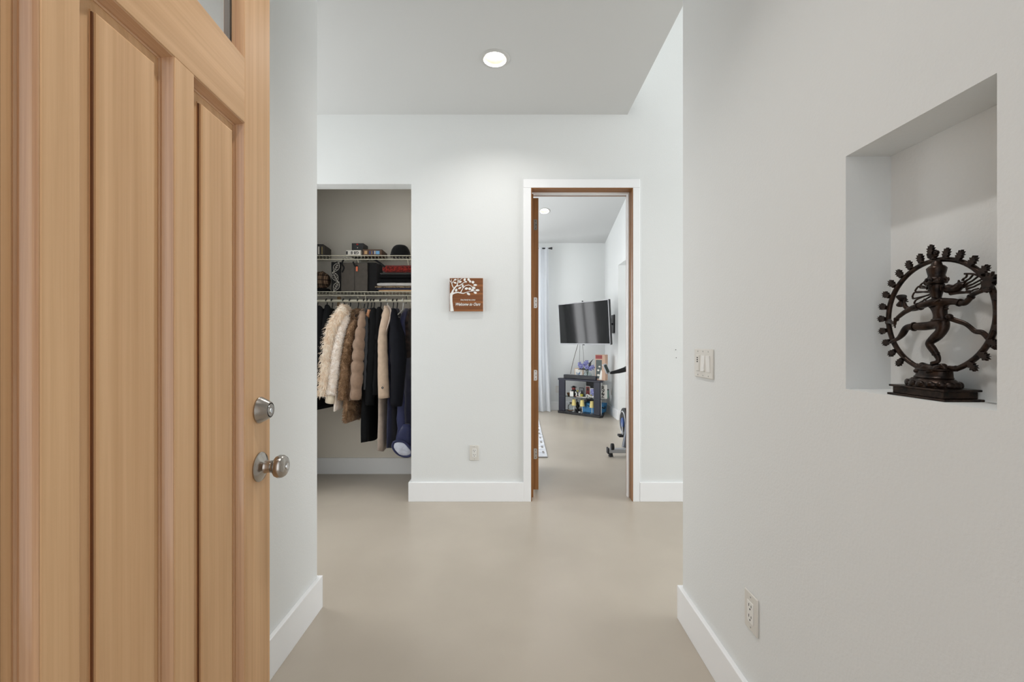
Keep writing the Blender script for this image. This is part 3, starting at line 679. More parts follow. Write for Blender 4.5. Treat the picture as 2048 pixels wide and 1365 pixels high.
# fingers, drum and flame held by the rear hands
h = J['aR6'][0]
for k, (x, y) in enumerate(((1850, 735), (1880, 745), (1885, 775), (1840, 800))):
    MB().tube([J['aR5'][0], h+Vector((0, 0, 0.001*(1.5-k))), SA(x, y, -.007)], [.0022, .0017, .0010], n=8).build('finger', BRONZE, body)
MB().tube([SA(1720, 770, -.006), SA(1745, 735, -.007), SA(1760, 715, -.007)], [.0018, .0015, .001], n=8).build('finger', BRONZE, body)
for k, (x, y) in enumerate(((470, 1335), (483, 1340), (495, 1335), (455, 1310))):
    MB().tube([J['f5'][0], J['f6'][0], SA(x, y, -.013-0.001*k)], [.0018, .0014, .0009], n=8).build('finger', BRONZE, body)
for k, (x, y) in enumerate(((560, 885), (575, 880), (590, 905), (600, 935))):
    MB().tube([J['aL4'][0], J['aL5'][0], SA(x, y, -.003)], [.0022, .0018, .0012], n=8).build('finger', BRONZE, body)
for k in range(5): MB().tube([J['ftR'][0], J['toR'][0]+Vector((0.003-0.0012*k, 0.0015-0.001*k, -0.0015))], [.0026, .0012], n=6).build('toe', BRONZE, body)

q = MB()
c = SA(470, 925, .001); ax = (SA(495, 860, -.003)-SA(445, 990, .004)).normalized()
q.lathe([(0.0, -0.011), (0.0085, -0.0105), (0.0088, -0.009), (0.0035, 0), (0.0088, 0.009), (0.0085, 0.0105), (0, 0.011)], M4(c, axis_to(ax)), 18)
q.build('hand_drum', BRONZE, body)
q = MB(); flame(q, SA(1790, 760, .001), (SA(1860, 590)-SA(1790, 760)), 0.027); q.tube([SA(1740, 790, .001), SA(1800, 730, .001), SA(1850, 640, .001)], [.003, .006, .002], n=10)
q.build('held_flame', BRONZE, body, smooth=40)
# sashes that tie the figure to the ring
ST([SA(1230, 1190, -.003), SA(1320, 1230, .0), SA(1420, 1270, .002), SB(1490, 110, .003), SB(1560, 175, .004), SB(1660, 195, .005), SB(1740, 280, .006), SB(1800, 375, .006), SB(1865, 410, .006)], [.0046, .0044, .0040, .0040, .0042, .0044, .0046, .0050, .0060], n=10, flat=0.6).build('sash', BRONZE, body)
ST([SB(1840, 430, .006), SB(1890, 360, .006), SB(1935, 250, .006)], [.006, .005, .001], n=10).build('sash', BRONZE, body)
ST([SA(240, 1255, .002), SA(320, 1235, -.003), SA(400, 1255, -.010), SA(470, 1280, -.014)], [.0055, .0055, .0040, .0022], n=10, flat=0.6).build('sash', BRONZE, body)
# the dwarf under the standing foot
D = {'h': (SB(800, 680, -.006), .0085), 'n': (SB(870, 700, -.006), .0060), 'c': (SB(930, 730, -.005), .0098), 'w': (SB(1010, 735, -.004), .0088), 'p': (SB(1090, 730, -.002), .0092),
     'k': (SB(1150, 700, -.004), .0070), 'f': (SB(1190, 770, -.004), .0048), 'a': (SB(860, 770, -.014), .0048), 'b': (SB(780, 780, -.015), .0040), 'q': (SB(1060, 785, -.014), .0055), 's': (SB(980, 790, -.017), .0045)}
skin(D, [('h', 'n'), ('n', 'c'), ('c', 'w'), ('w', 'p'), ('p', 'k'), ('k', 'f'), ('c', 'a'), ('a', 'b'), ('p', 'q'), ('q', 's')], 'w', 'lying_dwarf', BRONZE, t)
# ------------------------------------------------------------------ closet: wire shelves and rod
WIRE = mat('coated_wire', (214, 208, 188), 0.4)
YS0, YS1 = 3.735, 4.018
CX0, CX1 = -2.49, -0.665
def wire_shelf(label, z):
    t = thing('wire_shelf', label, 'shelf', (-1.6, YS1, z), group='wire closet shelves')
    for dz in (0.0, -0.033):
        MB().tube([(CX0, YS0, z+dz), (CX1, YS0, z+dz)], 0.0036, n=8).build('lip_rail', WIRE, t)
    MB().tube([(CX0, YS1-0.01, z), (CX1, YS1-0.01, z)], 0.0016, n=8).build('back_rail', WIRE, t)
    MB().tube([(CX0, 3.87, z-0.003), (CX1, 3.87, z-0.003)], 0.0013, n=8).build('middle_rail', WIRE, t)
    q = MB(); n = int((CX1-CX0)/0.0305)
    for k in range(n+1):
        x = CX0+0.01+k*0.0305
        q.tube([(x, YS1-0.01, z+0.003), (x, YS0, z+0.003), (x, YS0-0.001, z-0.033)], 0.0011, n=5)
    q.build('deck_wires', WIRE, t, kind='stuff')
    for x in (-2.2, -1.36, -0.92):                      # diagonal wall braces
        MB().tube([(x, YS0+0.02, z-0.03), (x, YS1-0.004, z-0.28)], 0.0045, n=8).build('brace', WIRE, t)
    return t
wire_shelf('upper white wire shelf in the closet holding boxes and a black hat', 1.9985)
lower = wire_shelf('lower white wire shelf in the closet holding bags and folded clothes', 1.681)
YR, ZR = 3.76, 1.603
rod = thing('closet_rod', 'cream hanging rod under the lower closet shelf', 'rod', (-1.6, YR, ZR))
MB().tube([(CX0, YR, ZR), (CX1, YR, ZR)], 0.0125, n=16).build('rod', WIRE, rod)
for x in (-1.86, -1.30, -0.935):
    MB().tube([(x, YR, ZR+0.062), (x, YR+0.021, ZR+0.05), (x, YR+0.023, ZR), (x, YR+0.010, ZR-0.018), (x, YR-0.004, ZR-0.020)], 0.0035, n=8).build('rod_hook', BLACKP if x > -1 else WIRE, rod)
PINE = wood_mat('pine_cleat', (206, 170, 126), (170, 128, 84), 'z')
MB().box(-1.640, -1.612, YC-0.0205-0.02, YC-0.0205, 1.36, 1.665).build('wooden_cleat', PINE, None, 0.002, label='pale wooden strip fixed upright on the closet back wall', cat='wall cleat')

# ------------------------------------------------------------------ hangers
def hx(px): return (px-1024)*YR/F
HB = mat('hanger_black', (20, 20, 22), 0.5); HW = mat('hanger_white', (222, 220, 214), 0.4)
def make_hanger(x, label, m, lean=0.0, drop=0.0):
    t = thing('coat_hanger', label, 'hanger', (x, YR, ZR), group='coat hangers on the closet rod', world=False, rz=lean)
    r = 0.017
    hook = [(0, r*math.cos(a), r*math.sin(a)) for a in [math.radians(d_) for d_ in range(-20, 191, 15)]]
    hook = [(0, y, z) for _, y, z in reversed(hook)]
    pts = [Vector(h) for h in hook][::-1]
    pts = pts[::-1]                                    # from the open tip over the rod and down to the neck
    P_, R_ = spl(pts+[Vector((0, 0.0135, -0.035)), Vector((0, 0.002, -0.058)), Vector((0, 0, -0.085))], 0.0030, 3)
    MB().tube(P_, [r_*1.6 for r_ in R_], n=8).build('hook', m, t)
    ST([(0, -0.205, -0.150), (0, -0.19, -0.137), (0, -0.10, -0.108), (0, 0, -0.083), (0, 0.10, -0.108), (0, 0.19, -0.137), (0, 0.205, -0.150)], 0.0050, n=8, flat=0.8).build('shoulder_bar', m, t)
    MB().tube([(0, -0.195, -0.150), (0, 0.195, -0.150)], 0.0035, n=8).build('trouser_bar', m, t)
    return t
# ------------------------------------------------------------------ garments
def fabric(name, c, bump=0.25, bscale=220, rough=0.9, var=0.15, sheen=0.2, c2=None):
    return mat(name, c, rough, bump=bump, bscale=bscale, var=var, vscale=25, sheen=sheen, spec=0.2, color2=c2, dist=0.002)
BLK = fabric('black_wool', (13, 13, 15), sheen=0.0); BLK2 = fabric('black_cotton', (10, 11, 13), sheen=0.0); INK = fabric('ink_coat', (19, 20, 27), var=0.2, sheen=0.0)
FLUF = fabric('cream_shag', (253, 242, 226), var=0.25, c2=(234, 208, 180)); SHER = fabric('cream_sherpa', (252, 244, 236), bump=0.9, bscale=160, var=0.2, c2=(238, 222, 206))
CUFF = fabric('cream_knit', (226, 212, 190), bump=0.4); FURB = fabric('brown_fur', (160, 128, 98), bump=0.8, bscale=140, var=0.4, c2=(104, 76, 50))
TAUPE = fabric('taupe_nylon', (148, 122, 102), bump=0.2, rough=0.55, var=0.2); GREY = fabric('grey_cotton', (82, 84, 88)); PEACH = fabric('peach_lining', (222, 160, 120))
CAMEL = fabric('beige_wool', (200, 176, 154), bump=0.4, var=0.15); GREIGE = fabric('greige_wool', (176, 160, 148), bump=0.4)
NAVY = fabric('navy_cloth', (46, 48, 70)); NAVYP = fabric('navy_nylon', (46, 50, 84), rough=0.3, bump=0.3, bscale=50); FLEECE = fabric('white_fleece', (208, 212, 226), bump=0.7, bscale=180)
PRINT = fabric('dark_print', (62, 48, 44), var=0.6, c2=(28, 22, 24))
BTN = mat('button', (30, 28, 26), 0.35)
def yz_px(px, py, Y): return P(px, py, Y)
def body_mesh(x, z0, z1, a=0.205, b=0.022, lean=0.0, fold=0.25, quilt=0, seed=0, mcount=36, N=26, flare=1.0, dy=0.0):
    """hanging garment body: z0 shoulder top, z1 hem; lean shifts the front hem along x"""
    rings = []
    for k in range(N+1):
        s = k/N; z = z0+(z1-z0)*s; d_ = z0-z
        sh = min(1.0, 0.20+0.80*min(1, d_/0.125)**0.75)
        aa = a*sh*(1+0.05*s*flare); bb = b*(0.55+0.45*min(1, d_/0.10))*(1+0.35*s*flare)
        if quilt: bb *= 0.74+0.40*abs(math.sin(PI*s*quilt))**0.5; aa *= 0.985+0.02*abs(math.sin(PI*s*quilt))
        ring = []
        for i in range(mcount):
            th = 2*PI*i/mcount; c, q = math.cos(th), math.sin(th)
            y = aa*math.copysign(abs(c)**0.8, c); xx = bb*math.copysign(abs(q)**0.7, q)
            xx += fold*bb*math.sin(5*th+seed)*min(1, s*2.5)*math.sin(seed*2+3*s)+0.3*fold*bb*nz(th*2, s*6, seed)
            front = (1-c)/2
            ring.append(Vector((x+xx+lean*s*front, YR+dy+y+0.006*nz(s*5, seed, th), z+0.008*math.sin(3*th+seed)*(k == N))))
        rings.append(ring)
    return MB().loft(rings)
def soft_tube(pts, rs, n=16, k=7, amp=0.10, quilt=0, seed=0, flat=1.0):
    P_, R_ = spl(pts, rs, k+8*(quilt > 0)); m = len(P_); b = MB()
    if quilt: R_ = [r*(0.74+0.32*abs(math.sin(PI*i/(m-1)*quilt))**0.5) for i, r in enumerate(R_)]
    b.tube(P_, R_, n=n, flat=flat)
    for i, v in enumerate(b.v):
        c = P_[i//n]; b.v[i] = c+(v-c)*(1+amp*nz(v.x*40+seed, v.y*40, v.z*22)*2)
    return b
def fur_on(src, name, m, parent, count, L, seed, droop=0.7, wd=0.0022):
    """short tapered tufts standing on a garment's surface"""
    R = random.Random(seed); q = MB()
    tri = []
    for f in src.f:
        if len(f) > 4: continue
        v = [src.v[i] for i in f]; nrm = (v[1]-v[0]).cross(v[-1]-v[0]); A = nrm.length
        if A > 1e-9: tri.append((A, v, nrm.normalized()))
    tot = sum(t_[0] for t_ in tri); cen = sum((v for v in src.v), Vector())/len(src.v)
    for A, v, nrm in tri:
        c0_ = sum(v, Vector())/len(v)
        k = A/tot*count; k = int(k)+(R.random() < k-int(k))
        for _ in range(k):
            u1, u2 = R.random(), R.random()
            p = v[0].lerp(v[1], u1).lerp((v[-1].lerp(v[-2], u1)) if len(v) == 4 else v[-1], u2)
            d_ = nrm+Vector((R.uniform(-.5, .5), R.uniform(-.5, .5), -droop+R.uniform(-.4, .4))); d_.normalize()
            l = L*R.uniform(0.6, 1.25); s1 = d_.orthogonal().normalized()*wd; s2 = d_.cross(s1)
            mid = p+d_*l*0.55+s1*R.uniform(-1, 1)
            q.add([p+s1, p-s1*0.5+s2*0.87, p-s1*0.5-s2*0.87, mid+s1*0.7, mid-s1*0.35+s2*0.6, mid-s1*0.35-s2*0.6, p+d_*l+Vector((0, 0, -l*0.25))],
                  [(0, 1, 4, 3), (1, 2, 5, 4), (2, 0, 3, 5), (3, 4, 6), (4, 5, 6), (5, 3, 6)])
    return q.build(name, m, parent, merge=False, smooth=60, kind='stuff')
GZ = 1.536
def hem(py): return CAM_Z-(py-682.5)*3.55/F
def PX(l, Y=3.55): return [P(a, c, Y+(0.03 if i == 0 else 0)) for i, (a, c) in enumerate(l)]
U_ = 3.55/F
def garment(name, label, px, hem_py, m, cat='coat', lean=0.0, sleeve=None, collar=None, Y=3.55, **k):
    x = hx(px); t = thing(name, label, cat, (x, YR, GZ), group='clothes on the closet rod')
    src = body_mesh(x, GZ, hem(hem_py), lean=lean, seed=px*0.37, **k); o = src.build('body', m, t, smooth=180)
    r = {'t': t, 'body': src}
    if sleeve:
        pts, rs, sm, kw = sleeve
        if not kw.pop('plain', 0): pts = [((px*1.0+pts[0][0])/2, pts[0][1]-16)]+list(pts); rs = [rs[0]*0.5]+list(rs)
        s_ = soft_tube(PX(pts, Y), [q*U_ for q in rs], seed=px, **kw); s_.build('sleeve', sm, t, smooth=180); r['sleeve'] = s_
    if collar:
        (cx, cy, Yc), rad, cm = collar
        c = P(cx, cy, Yc); b = MB()                       # a soft neck-to-shoulder roll, wider below than above
        b.lathe([(0.0, -0.9), (0.62, -0.9), (0.95, -0.62), (1.0, -0.25), (0.78, 0.15), (0.60, 0.55), (0.50, 0.9), (0.36, 1.0), (0.30, 0.8), (0.0, 0.6)], n=22)
        b.v = [c+Vector((v.x*rad[0]-0.25*rad[0]*max(0, -v.z), v.y*rad[1], v.z*rad[2]*1.25))*(1+0.18*nz(v.x*2, v.y*2, v.z*2+px)) for v in b.v]
        b.build('collar', cm, t, smooth=180); r['collar'] = b
    return r
for px, lab in ((634, 'black hanger at the left end of the closet rod'), (653, 'black hanger holding the second black jacket from the left'), (664, 'black hanger next to the shaggy cream coat'),
                (687, 'black hanger under the shaggy cream coat'), (700, 'black hanger under the cream sherpa jacket'), (716, 'black hanger in the brown fur coat'), (728, 'black hanger in the taupe quilted coat'),
                (735, 'black hanger in the grey jacket with peach lining'), (742, 'black hanger in the long black coat'), (748, 'black hanger squeezed behind the long black coat'), (761, 'black hanger in the short black coat beside the beige coat'),
                (786, 'black hanger in the wide ink-dark coat'), (794, 'black hanger in the navy cloth coat')):
    make_hanger(hx(px), lab, HB)
make_hanger(hx(774), 'white hanger in the beige wool coat', HW)
make_hanger(hx(806), 'white hanger in the navy padded coat', HW)

garment('jacket', 'black jacket hanging at the far left of the rod', 634, 806, BLK, 'jacket', sleeve=([(641, 630), (638, 690), (636, 765)], [8, 8, 7], BLK, {}), b=0.016)
garment('jacket', 'black jacket hanging second from the left of the rod', 653, 824, BLK2, 'jacket', lean=-0.10, sleeve=([(655, 628), (647, 690), (641, 780)], [8, 9, 8], BLK2, {}), b=0.018)
garment('jacket', 'black jacket half hidden behind the shaggy cream coat', 664, 822, BLK, 'jacket', lean=-0.09, b=0.016)
g = garment('shaggy_coat', 'cream coat of long shaggy pile', 687, 790, FLUF, lean=-0.10, sleeve=([(683, 630), (665, 658), (656, 705), (646, 792)], [11, 12, 11, 11], FLUF, {}),
            collar=((690, 622, 3.62), (0.046, 0.060, 0.036), FLUF), b=0.024)
fur_on(g['sleeve'], 'shaggy_pile', FLUF, g['t'], 2600, 0.032, 1); fur_on(g['collar'], 'collar_pile', FLUF, g['t'], 700, 0.028, 2, droop=0.2)
fur_on(g['body'], 'body_pile', FLUF, g['t'], 1800, 0.026, 3)
g = garment('sherpa_jacket', 'cream sherpa jacket with a smooth knitted cuff', 700, 822, SHER, 'jacket', lean=-0.05, sleeve=([(690, 642), (681, 672), (673, 715), (663, 790)], [8, 9, 10, 10], SHER, {}), b=0.018)
fur_on(g['sleeve'], 'sherpa_pile', SHER, g['t'], 3000, 0.011, 4, droop=0.3, wd=0.0026)
soft_tube(PX([(663, 788), (661, 797), (659, 806)]), [9.5*U_, 9.5*U_, 8.5*U_], amp=0.03, seed=3).build('cuff', CUFF, g['t'], smooth=180)
g = garment('fur_coat', 'brown fur coat with a ruffled collar, beside the sherpa jacket', 716, 846, FURB, sleeve=([(705, 655), (697, 690), (691, 735), (687, 800)], [7, 8, 8, 9], FURB, {}),
            collar=((712, 632, 3.62), (0.044, 0.050, 0.036), FURB), b=0.030, lean=-0.03)
fur_on(g['sleeve'], 'fur_pile', FURB, g['t'], 2200, 0.016, 5, wd=0.0024); fur_on(g['collar'], 'collar_pile', FURB, g['t'], 900, 0.020, 6, droop=0.1); fur_on(g['body'], 'body_pile', FURB, g['t'], 5000, 0.013, 7, wd=0.0024)
g = garment('puffer_coat', 'taupe quilted puffer coat between brown fur and black coats', 729, 802, TAUPE, b=0.024, lean=-0.05, quilt=9, Y=3.52,
            sleeve=([(724, 640), (718, 690), (715, 740), (711, 800)], [7, 11, 12, 10], TAUPE, dict(quilt=9, amp=0.05)), collar=((722, 632, 3.60), (0.020, 0.045, 0.030), TAUPE))
garment('grey_jacket', 'grey jacket with a peach lining showing at the collar', 736, 790, GREY, 'jacket', b=0.014, sleeve=([(733, 645), (733, 690), (732, 780)], [4, 5, 5], GREY, {}),
        collar=((739, 629, 3.60), (0.026, 0.050, 0.032), PEACH))
garment('long_coat', 'long black coat reaching lowest in the middle of the rod', 745, 886, BLK2, b=0.030, sleeve=([(748, 634), (746, 690), (743, 740), (739, 810)], [9, 10, 10, 9], BLK2, {}), flare=1.2)
garment('short_coat', 'short black coat hanging just left of the beige coat', 760, 792, BLK, b=0.018, sleeve=([(757, 632), (753, 700), (751, 790)], [7, 8, 8], BLK, {}))
g = garment('wool_coat', 'beige wool coat with one dark button on its cuff', 774, 903, GREIGE, b=0.024, lean=0.0, Y=3.53,
            sleeve=([(772, 634), (766, 670), (766, 720), (768, 796)], [8, 9, 10, 11.5], CAMEL, dict(amp=0.04)), collar=((773, 628, 3.60), (0.040, 0.070, 0.052), CAMEL))
ST([P(774, 611, 3.60), P(781, 622, 3.545), P(779, 640, 3.51), P(772, 664, 3.485)], [0.010, 0.020, 0.018, 0.004], n=10, flat=0.35).build('lapel', GREIGE, g['t'], smooth=180)
c = P(765, 776, 3.53-0.050)
bt = MB().lathe([(0.0, 0.0), (0.0085, 0.0), (0.009, 0.0025), (0.0068, 0.0035), (0.0055, 0.0025), (0.0, 0.0025)], M4(c, axis_to((0.25, -1, 0))), 18).build('cuff_button', BTN, g['t'])
MB().lathe([(0.0024, 0), (0.002, 0.0012), (0, 0.0012)], M4(c+Vector((0.0006, -0.0026, 0)), axis_to((0.25, -1, 0))), 8).build('button_thread', HW, bt)
garment('wide_coat', 'wide ink-dark coat right of the beige wool coat', 788, 812, INK, b=0.040, lean=0.05, Y=3.53, sleeve=([(788, 636), (794, 672), (797, 720), (793, 812)], [9, 15, 16, 11], INK, dict(amp=0.05)), a=0.20)
garment('cloth_coat', 'navy cloth coat whose hem shows under the wide dark coat', 794, 898, NAVY, b=0.020, lean=-0.02)
g = garment('padded_coat', 'navy padded coat with a white fleece lined hood hanging low', 814, 892, NAVYP, b=0.034, quilt=8, a=0.20)
c = P(806, 897, 3.52)
hp = [(-0.074, 0.050), (-0.040, 0.062), (0.010, 0.048), (0.052, 0.018), (0.076, -0.022), (0.070, -0.052), (0.030, -0.066), (-0.022, -0.056), (-0.060, -0.024), (-0.082, 0.016)]
rim, _r = spl([c+Vector((x, -0.010+0.012*nz(x*30, z*30), z)) for x, z in hp]+[c+Vector((hp[0][0], -0.010, hp[0][1]))], 0.0125, 3)
MB().tube(rim[:-1], 0.0115, n=10, closed=True).build('hood_rim', NAVYP, g['t'], smooth=180)
q = MB(); n_ = len(rim)-1
for k, (sc, dy) in enumerate(((1.0, -0.004), (0.8, -0.022), (0.45, -0.026), (0.02, -0.026))):
    q.v += [c+Vector(((v.x-c.x)*sc, dy+0.005*nz(i*0.9, k), (v.z-c.z)*sc)) for i, v in enumerate(rim[:-1])]
q.f += [(k*n_+i, k*n_+(i+1) % n_, (k+1)*n_+(i+1) % n_, (k+1)*n_+i) for k in range(3) for i in range(n_)]
q.build('hood_lining', FLEECE, g['t'], smooth=180)
MB().loft([[c+Vector((0.070*math.cos(a)*w_+dx, 0.050+0.035*math.sin(a)*w_, z)) for a in [2*PI*i/20 for i in range(20)]] for z, w_, dx in ((-0.055, 0.3, 0.02), (-0.03, 0.95, 0.01), (0.03, 1.1, 0), (0.09, 1.0, 0), (0.15, 0.75, 0.01), (0.19, 0.5, 0.01))]).build('hood', NAVYP, g['t'], smooth=180)
g = garment('print_blouse', 'dark printed blouse at the right end of the rod', 822, 715, PRINT, 'blouse', b=0.022, a=0.17)

# ------------------------------------------------------------------ things on the upper closet shelf
ZU = 2.0035
def carton(name, label, x0, x1, y0, y1, z0, h_, m, rz=0.0, group=None, cat='box', bev=0.003):
    t = thing(name, label, cat, ((x0+x1)/2, (y0+y1)/2, z0), rz=rz, world=False, group=group)
    w_, d_ = (x1-x0)/2, (y1-y0)/2
    MB().box(-w_, w_, -d_, d_, 0, h_).build('carton', m, t, bev); return t, w_, d_
def X(px, Y): return (px-1024)*Y/F
CB1 = mat('dark_carton', (44, 38, 34), 0.5); CB2 = mat('black_carton', (34, 32, 33), 0.5); CBW = mat('white_carton', (226, 220, 210), 0.5); CBB = mat('brown_carton', (96, 66, 46), 0.5, var=0.4, vscale=30)
RED = mat('red_print', (190, 44, 40), 0.6); LBL = mat('pale_print', (212, 206, 196), 0.6); OLIVE = mat('olive_print', (132, 116, 70), 0.6); BLUE = mat('blue_print', (120, 176, 220), 0.6); DBLUE = mat('dark_blue_print', (52, 58, 104), 0.6); TANP = mat('tan_print', (200, 160, 112), 0.6)
t, w_, d_ = carton('striped_box', 'dark box with olive stripes at the left end of the upper shelf', X(622, 3.8), X(650, 3.8), 3.76, 3.95, ZU, 0.095, CB1, 0.1)
for k in range(4): MB().box(-w_+0.016+k*0.028, -w_+0.026+k*0.028, -d_-0.0006, -d_+0.001, 0.012, 0.080).build('stripe', OLIVE if k % 2 else LBL, t)
MB().box(-w_+0.01, w_-0.01, -d_+0.01, d_-0.01, 0.0951, 0.104).build('lid', CB2, t, 0.003)
t, w_, d_ = carton('camera_box', 'small black box with a red dot on the upper shelf', X(705, 3.86), X(728.5, 3.86), 3.84, 3.96, ZU, 0.128, CB2)
MB().box(-0.010, 0.006, -d_-0.0006, -d_+0.001, 0.112, 0.122).build('red_dot', RED, t); MB().box(-0.004, 0.003, -d_-0.0006, -d_+0.001, 0.083, 0.091).build('white_mark', LBL, t)
MB().box(-0.026, 0.026, -d_-0.0006, -d_+0.001, 0.060, 0.064).build('white_line', LBL, t)
for k in range(3): MB().box(-0.022+k*0.016, -0.012+k*0.016, -d_-0.0006, -d_+0.001, 0.030, 0.048).build('emblem_bar', LBL, t)
t, w_, d_ = carton('white_box', 'flat white box with black lettering in front of the black box', X(696, 3.79), X(725, 3.79), 3.75, 3.835, ZU, 0.046, CBW, -0.03)
text('lettering', 'GB 8', CB2, 0.034, t, (0.012, -d_-0.0008, 0.024), (-1, 0, 0), (0, 0, -1), 0.0005, bold=0.001)
MB().box(-w_, -w_+0.014, -d_-0.0006, -d_+0.001, 0.008, 0.036).build('black_corner', CB2, t)
t, w_, d_ = carton('game_box', 'flat brown game box with a colourful edge on the upper shelf', X(727, 3.80), X(765, 3.80), 3.77, 3.96, ZU, 0.058, CBB, 0.05)
for a, c, m_ in ((-0.070, -0.045, TANP), (-0.030, 0.012, DBLUE), (0.030, 0.062, BLUE), (-0.012, 0.002, TANP), (0.016, 0.026, LBL)):
    MB().box(a, c, -d_-0.0006, -d_+0.001, 0.014, 0.044).build('printed_patch', m_, t)
BEAN = fabric('black_knit', (19, 19, 21), bump=0.8, bscale=110)
t = thing('knit_hat', 'black knitted hat standing at the right end of the upper shelf', 'hat', (X(801, 3.86), 3.86, ZU))
c = Vector((X(801, 3.86), 3.86, ZU))
q = MB().lathe([(0.0, 0.0), (0.084, 0.0), (0.088, 0.02), (0.086, 0.045), (0.078, 0.072), (0.062, 0.098), (0.042, 0.112), (0.018, 0.117), (0.0, 0.1175)], M4(c), 36, sy=0.8)
q.build('crown', BEAN, t, smooth=180)
MB().lathe([(0.086, 0.001), (0.092, 0.012), (0.0905, 0.03), (0.0865, 0.034)], M4(c), 36, sy=0.8, caps=False).build('turned_brim', BEAN, t, smooth=180)
# ------------------------------------------------------------------ things on the lower closet shelf
ZL = 1.6865
PLAID = bpy.data.materials.new('brown_plaid'); PLAID.use_nodes = True
_n = PLAID.node_tree.nodes; _L = PLAID.node_tree.links; _b = _n['Principled BSDF']; _b.inputs['Roughness'].default_value = 0.9
_tc = _n.new('ShaderNodeTexCoord'); prev = None
for ax_ in ('X', 'Z'):
    wv = _n.new('ShaderNodeTexWave'); wv.bands_direction = ax_; wv.inputs['Scale'].default_value = 7.5; _L.new(_tc.outputs['Object'], wv.inputs[0])
    cr = _n.new('ShaderNodeValToRGB'); cr.color_ramp.interpolation = 'CONSTANT'; _L.new(wv.outputs[1], cr.inputs[0])
    cr.color_ramp.elements[0].color = (0.30, 0.27, 0.24, 1); cr.color_ramp.elements[1].color = (1, 1, 1, 1); cr.color_ramp.elements[1].position = 0.45
    e = cr.color_ramp.elements.new(0.93); e.color = (0.45, 0.42, 0.38, 1)
    if prev is None: prev = cr
_mx = _n.new('ShaderNodeMix'); _mx.data_type = 'RGBA'; _mx.blend_type = 'MULTIPLY'; _mx.inputs[0].default_value = 1
_L.new(prev.outputs[0], _mx.inputs[6]); _L.new(cr.outputs[0], _mx.inputs[7])
_m2 = _n.new('ShaderNodeMix'); _m2.data_type = 'RGBA'; _m2.blend_type = 'MULTIPLY'; _m2.inputs[0].default_value = 1; _m2.inputs[7].default_value = rgb((150, 122, 98))
_L.new(_mx.outputs[2], _m2.inputs[6]); _L.new(_m2.outputs[2], _b.inputs['Base Color'])
c = Vector((X(642, 3.84), 3.84, ZL)); t = thing('plaid_cap', 'round brown plaid cap at the left of the lower shelf', 'hat', c)
q = MB().ell((0, 0, 0), (0.085, 0.075, 0.082), nu=28, nv=16); q.v = [c+Vector((v.x, v.y, 0.108+v.z*(1+0.10*nz(v.x*30, v.y*30)))) for v in q.v]
q.build('crown', PLAID, t, smooth=180)
MB().lathe([(0.070, 0.034), (0.078, 0.028), (0.090, 0.006), (0.092, 0.001), (0.088, 0.001), (0.070, 0.026)], M4(c), 32, sy=0.9, caps=False).build('brim', BLK, t, smooth=60)
BAGK = fabric('black_canvas', (30, 29, 30), bump=0.3); BAGG = fabric('grey_canvas', (88, 82, 76), bump=0.3, var=0.12)
def bag_box(x0, x1, y0, y1, z0, z1, taper=0.0, puff=0.006, seed=0):
    def fn(u, v): pass
    rings = []
    for k in range(13):
        s = k/12; z = z0+(z1-z0)*s; ins = taper*s; ring = []
        for i in range(40):
            th = 2*PI*i/40; c_, q_ = math.cos(th), math.sin(th); k_ = 1/max(abs(c_), abs(q_))**0.9
            px_ = (x1-x0)/2-ins; py_ = (y1-y0)/2-ins
            ring.append(Vector(((x0+x1)/2+px_*max(-1, min(1, c_*k_)), (y0+y1)/2+py_*max(-1, min(1, q_*k_)), z+puff*nz(i*0.4, seed)*(k == 12)))+Vector((0, puff*nz(s*4, i*0.3, seed)*1.5, 0)))
        rings.append(ring)
    return MB().loft(rings)
t = thing('leaf_bag', 'black bag printed with white outlined leaves, beside the grey bag', 'bag', (X(671, 3.78), 3.85, ZL))
x0, x1 = X(661.5, 3.76), X(681, 3.76)
bag_box(x0, x1, 3.765, 3.97, ZL, ZL+0.262, seed=2).build('bag_body', BAGK, t, smooth=50)
for k, zc in enumerate((0.045, 0.130, 0.215)):
    cx_ = (x0+x1)/2+(0.006 if k % 2 == 0 else -0.006); a0 = 0.5 if k % 2 == 0 else -0.5
    def LP(u, v, a0=a0, cx_=cx_, zc=zc): return Vector((cx_+u*math.cos(a0)+v*math.sin(a0), 3.7605, ZL+zc-u*math.sin(a0)+v*math.cos(a0)))
    q = MB(); q.tube([LP(0.026*math.sin(PI*s/10)*1.0, -0.048+0.0096*s) for s in range(11)], 0.0018, n=6)
    q.tube([LP(-0.026*math.sin(PI*s/10)*1.0, -0.048+0.0096*s) for s in range(11)], 0.0018, n=6); q.tube([LP(0, -0.05), LP(0, 0.046)], 0.0016, n=6)
    for s in (-0.026, -0.008, 0.010): q.tube([LP(0, s), LP(0.017, s+0.014)], 0.0013, n=5); q.tube([LP(0, s), LP(-0.017, s+0.014)], 0.0013, n=5)
    q.build('leaf_print', LBL, t, smooth=60, kind='stuff')
t = thing('cooler_bag', 'grey and black insulated bag with an orange zip tag', 'bag', (X(715, 3.78), 3.87, ZL))
x0, x1 = X(683, 3.77), X(754, 3.77)
bag_box(x0, x1, 3.775, 3.985, ZL, ZL+0.258, taper=0.004, seed=5).build('bag_body', BAGK, t, smooth=50)
bag_box(X(682, 3.76), X(735, 3.76), 3.758, 3.776, ZL+0.004, ZL+0.252, puff=0.004, seed=8).build('front_pocket', BAGG, t, smooth=50)
ST([P(688, 517, 3.757), P(684, 528, 3.755), P(688, 536, 3.757), P(684, 545, 3.757)], 0.0075, n=8, flat=0.4).build('strap', BAGK, t)
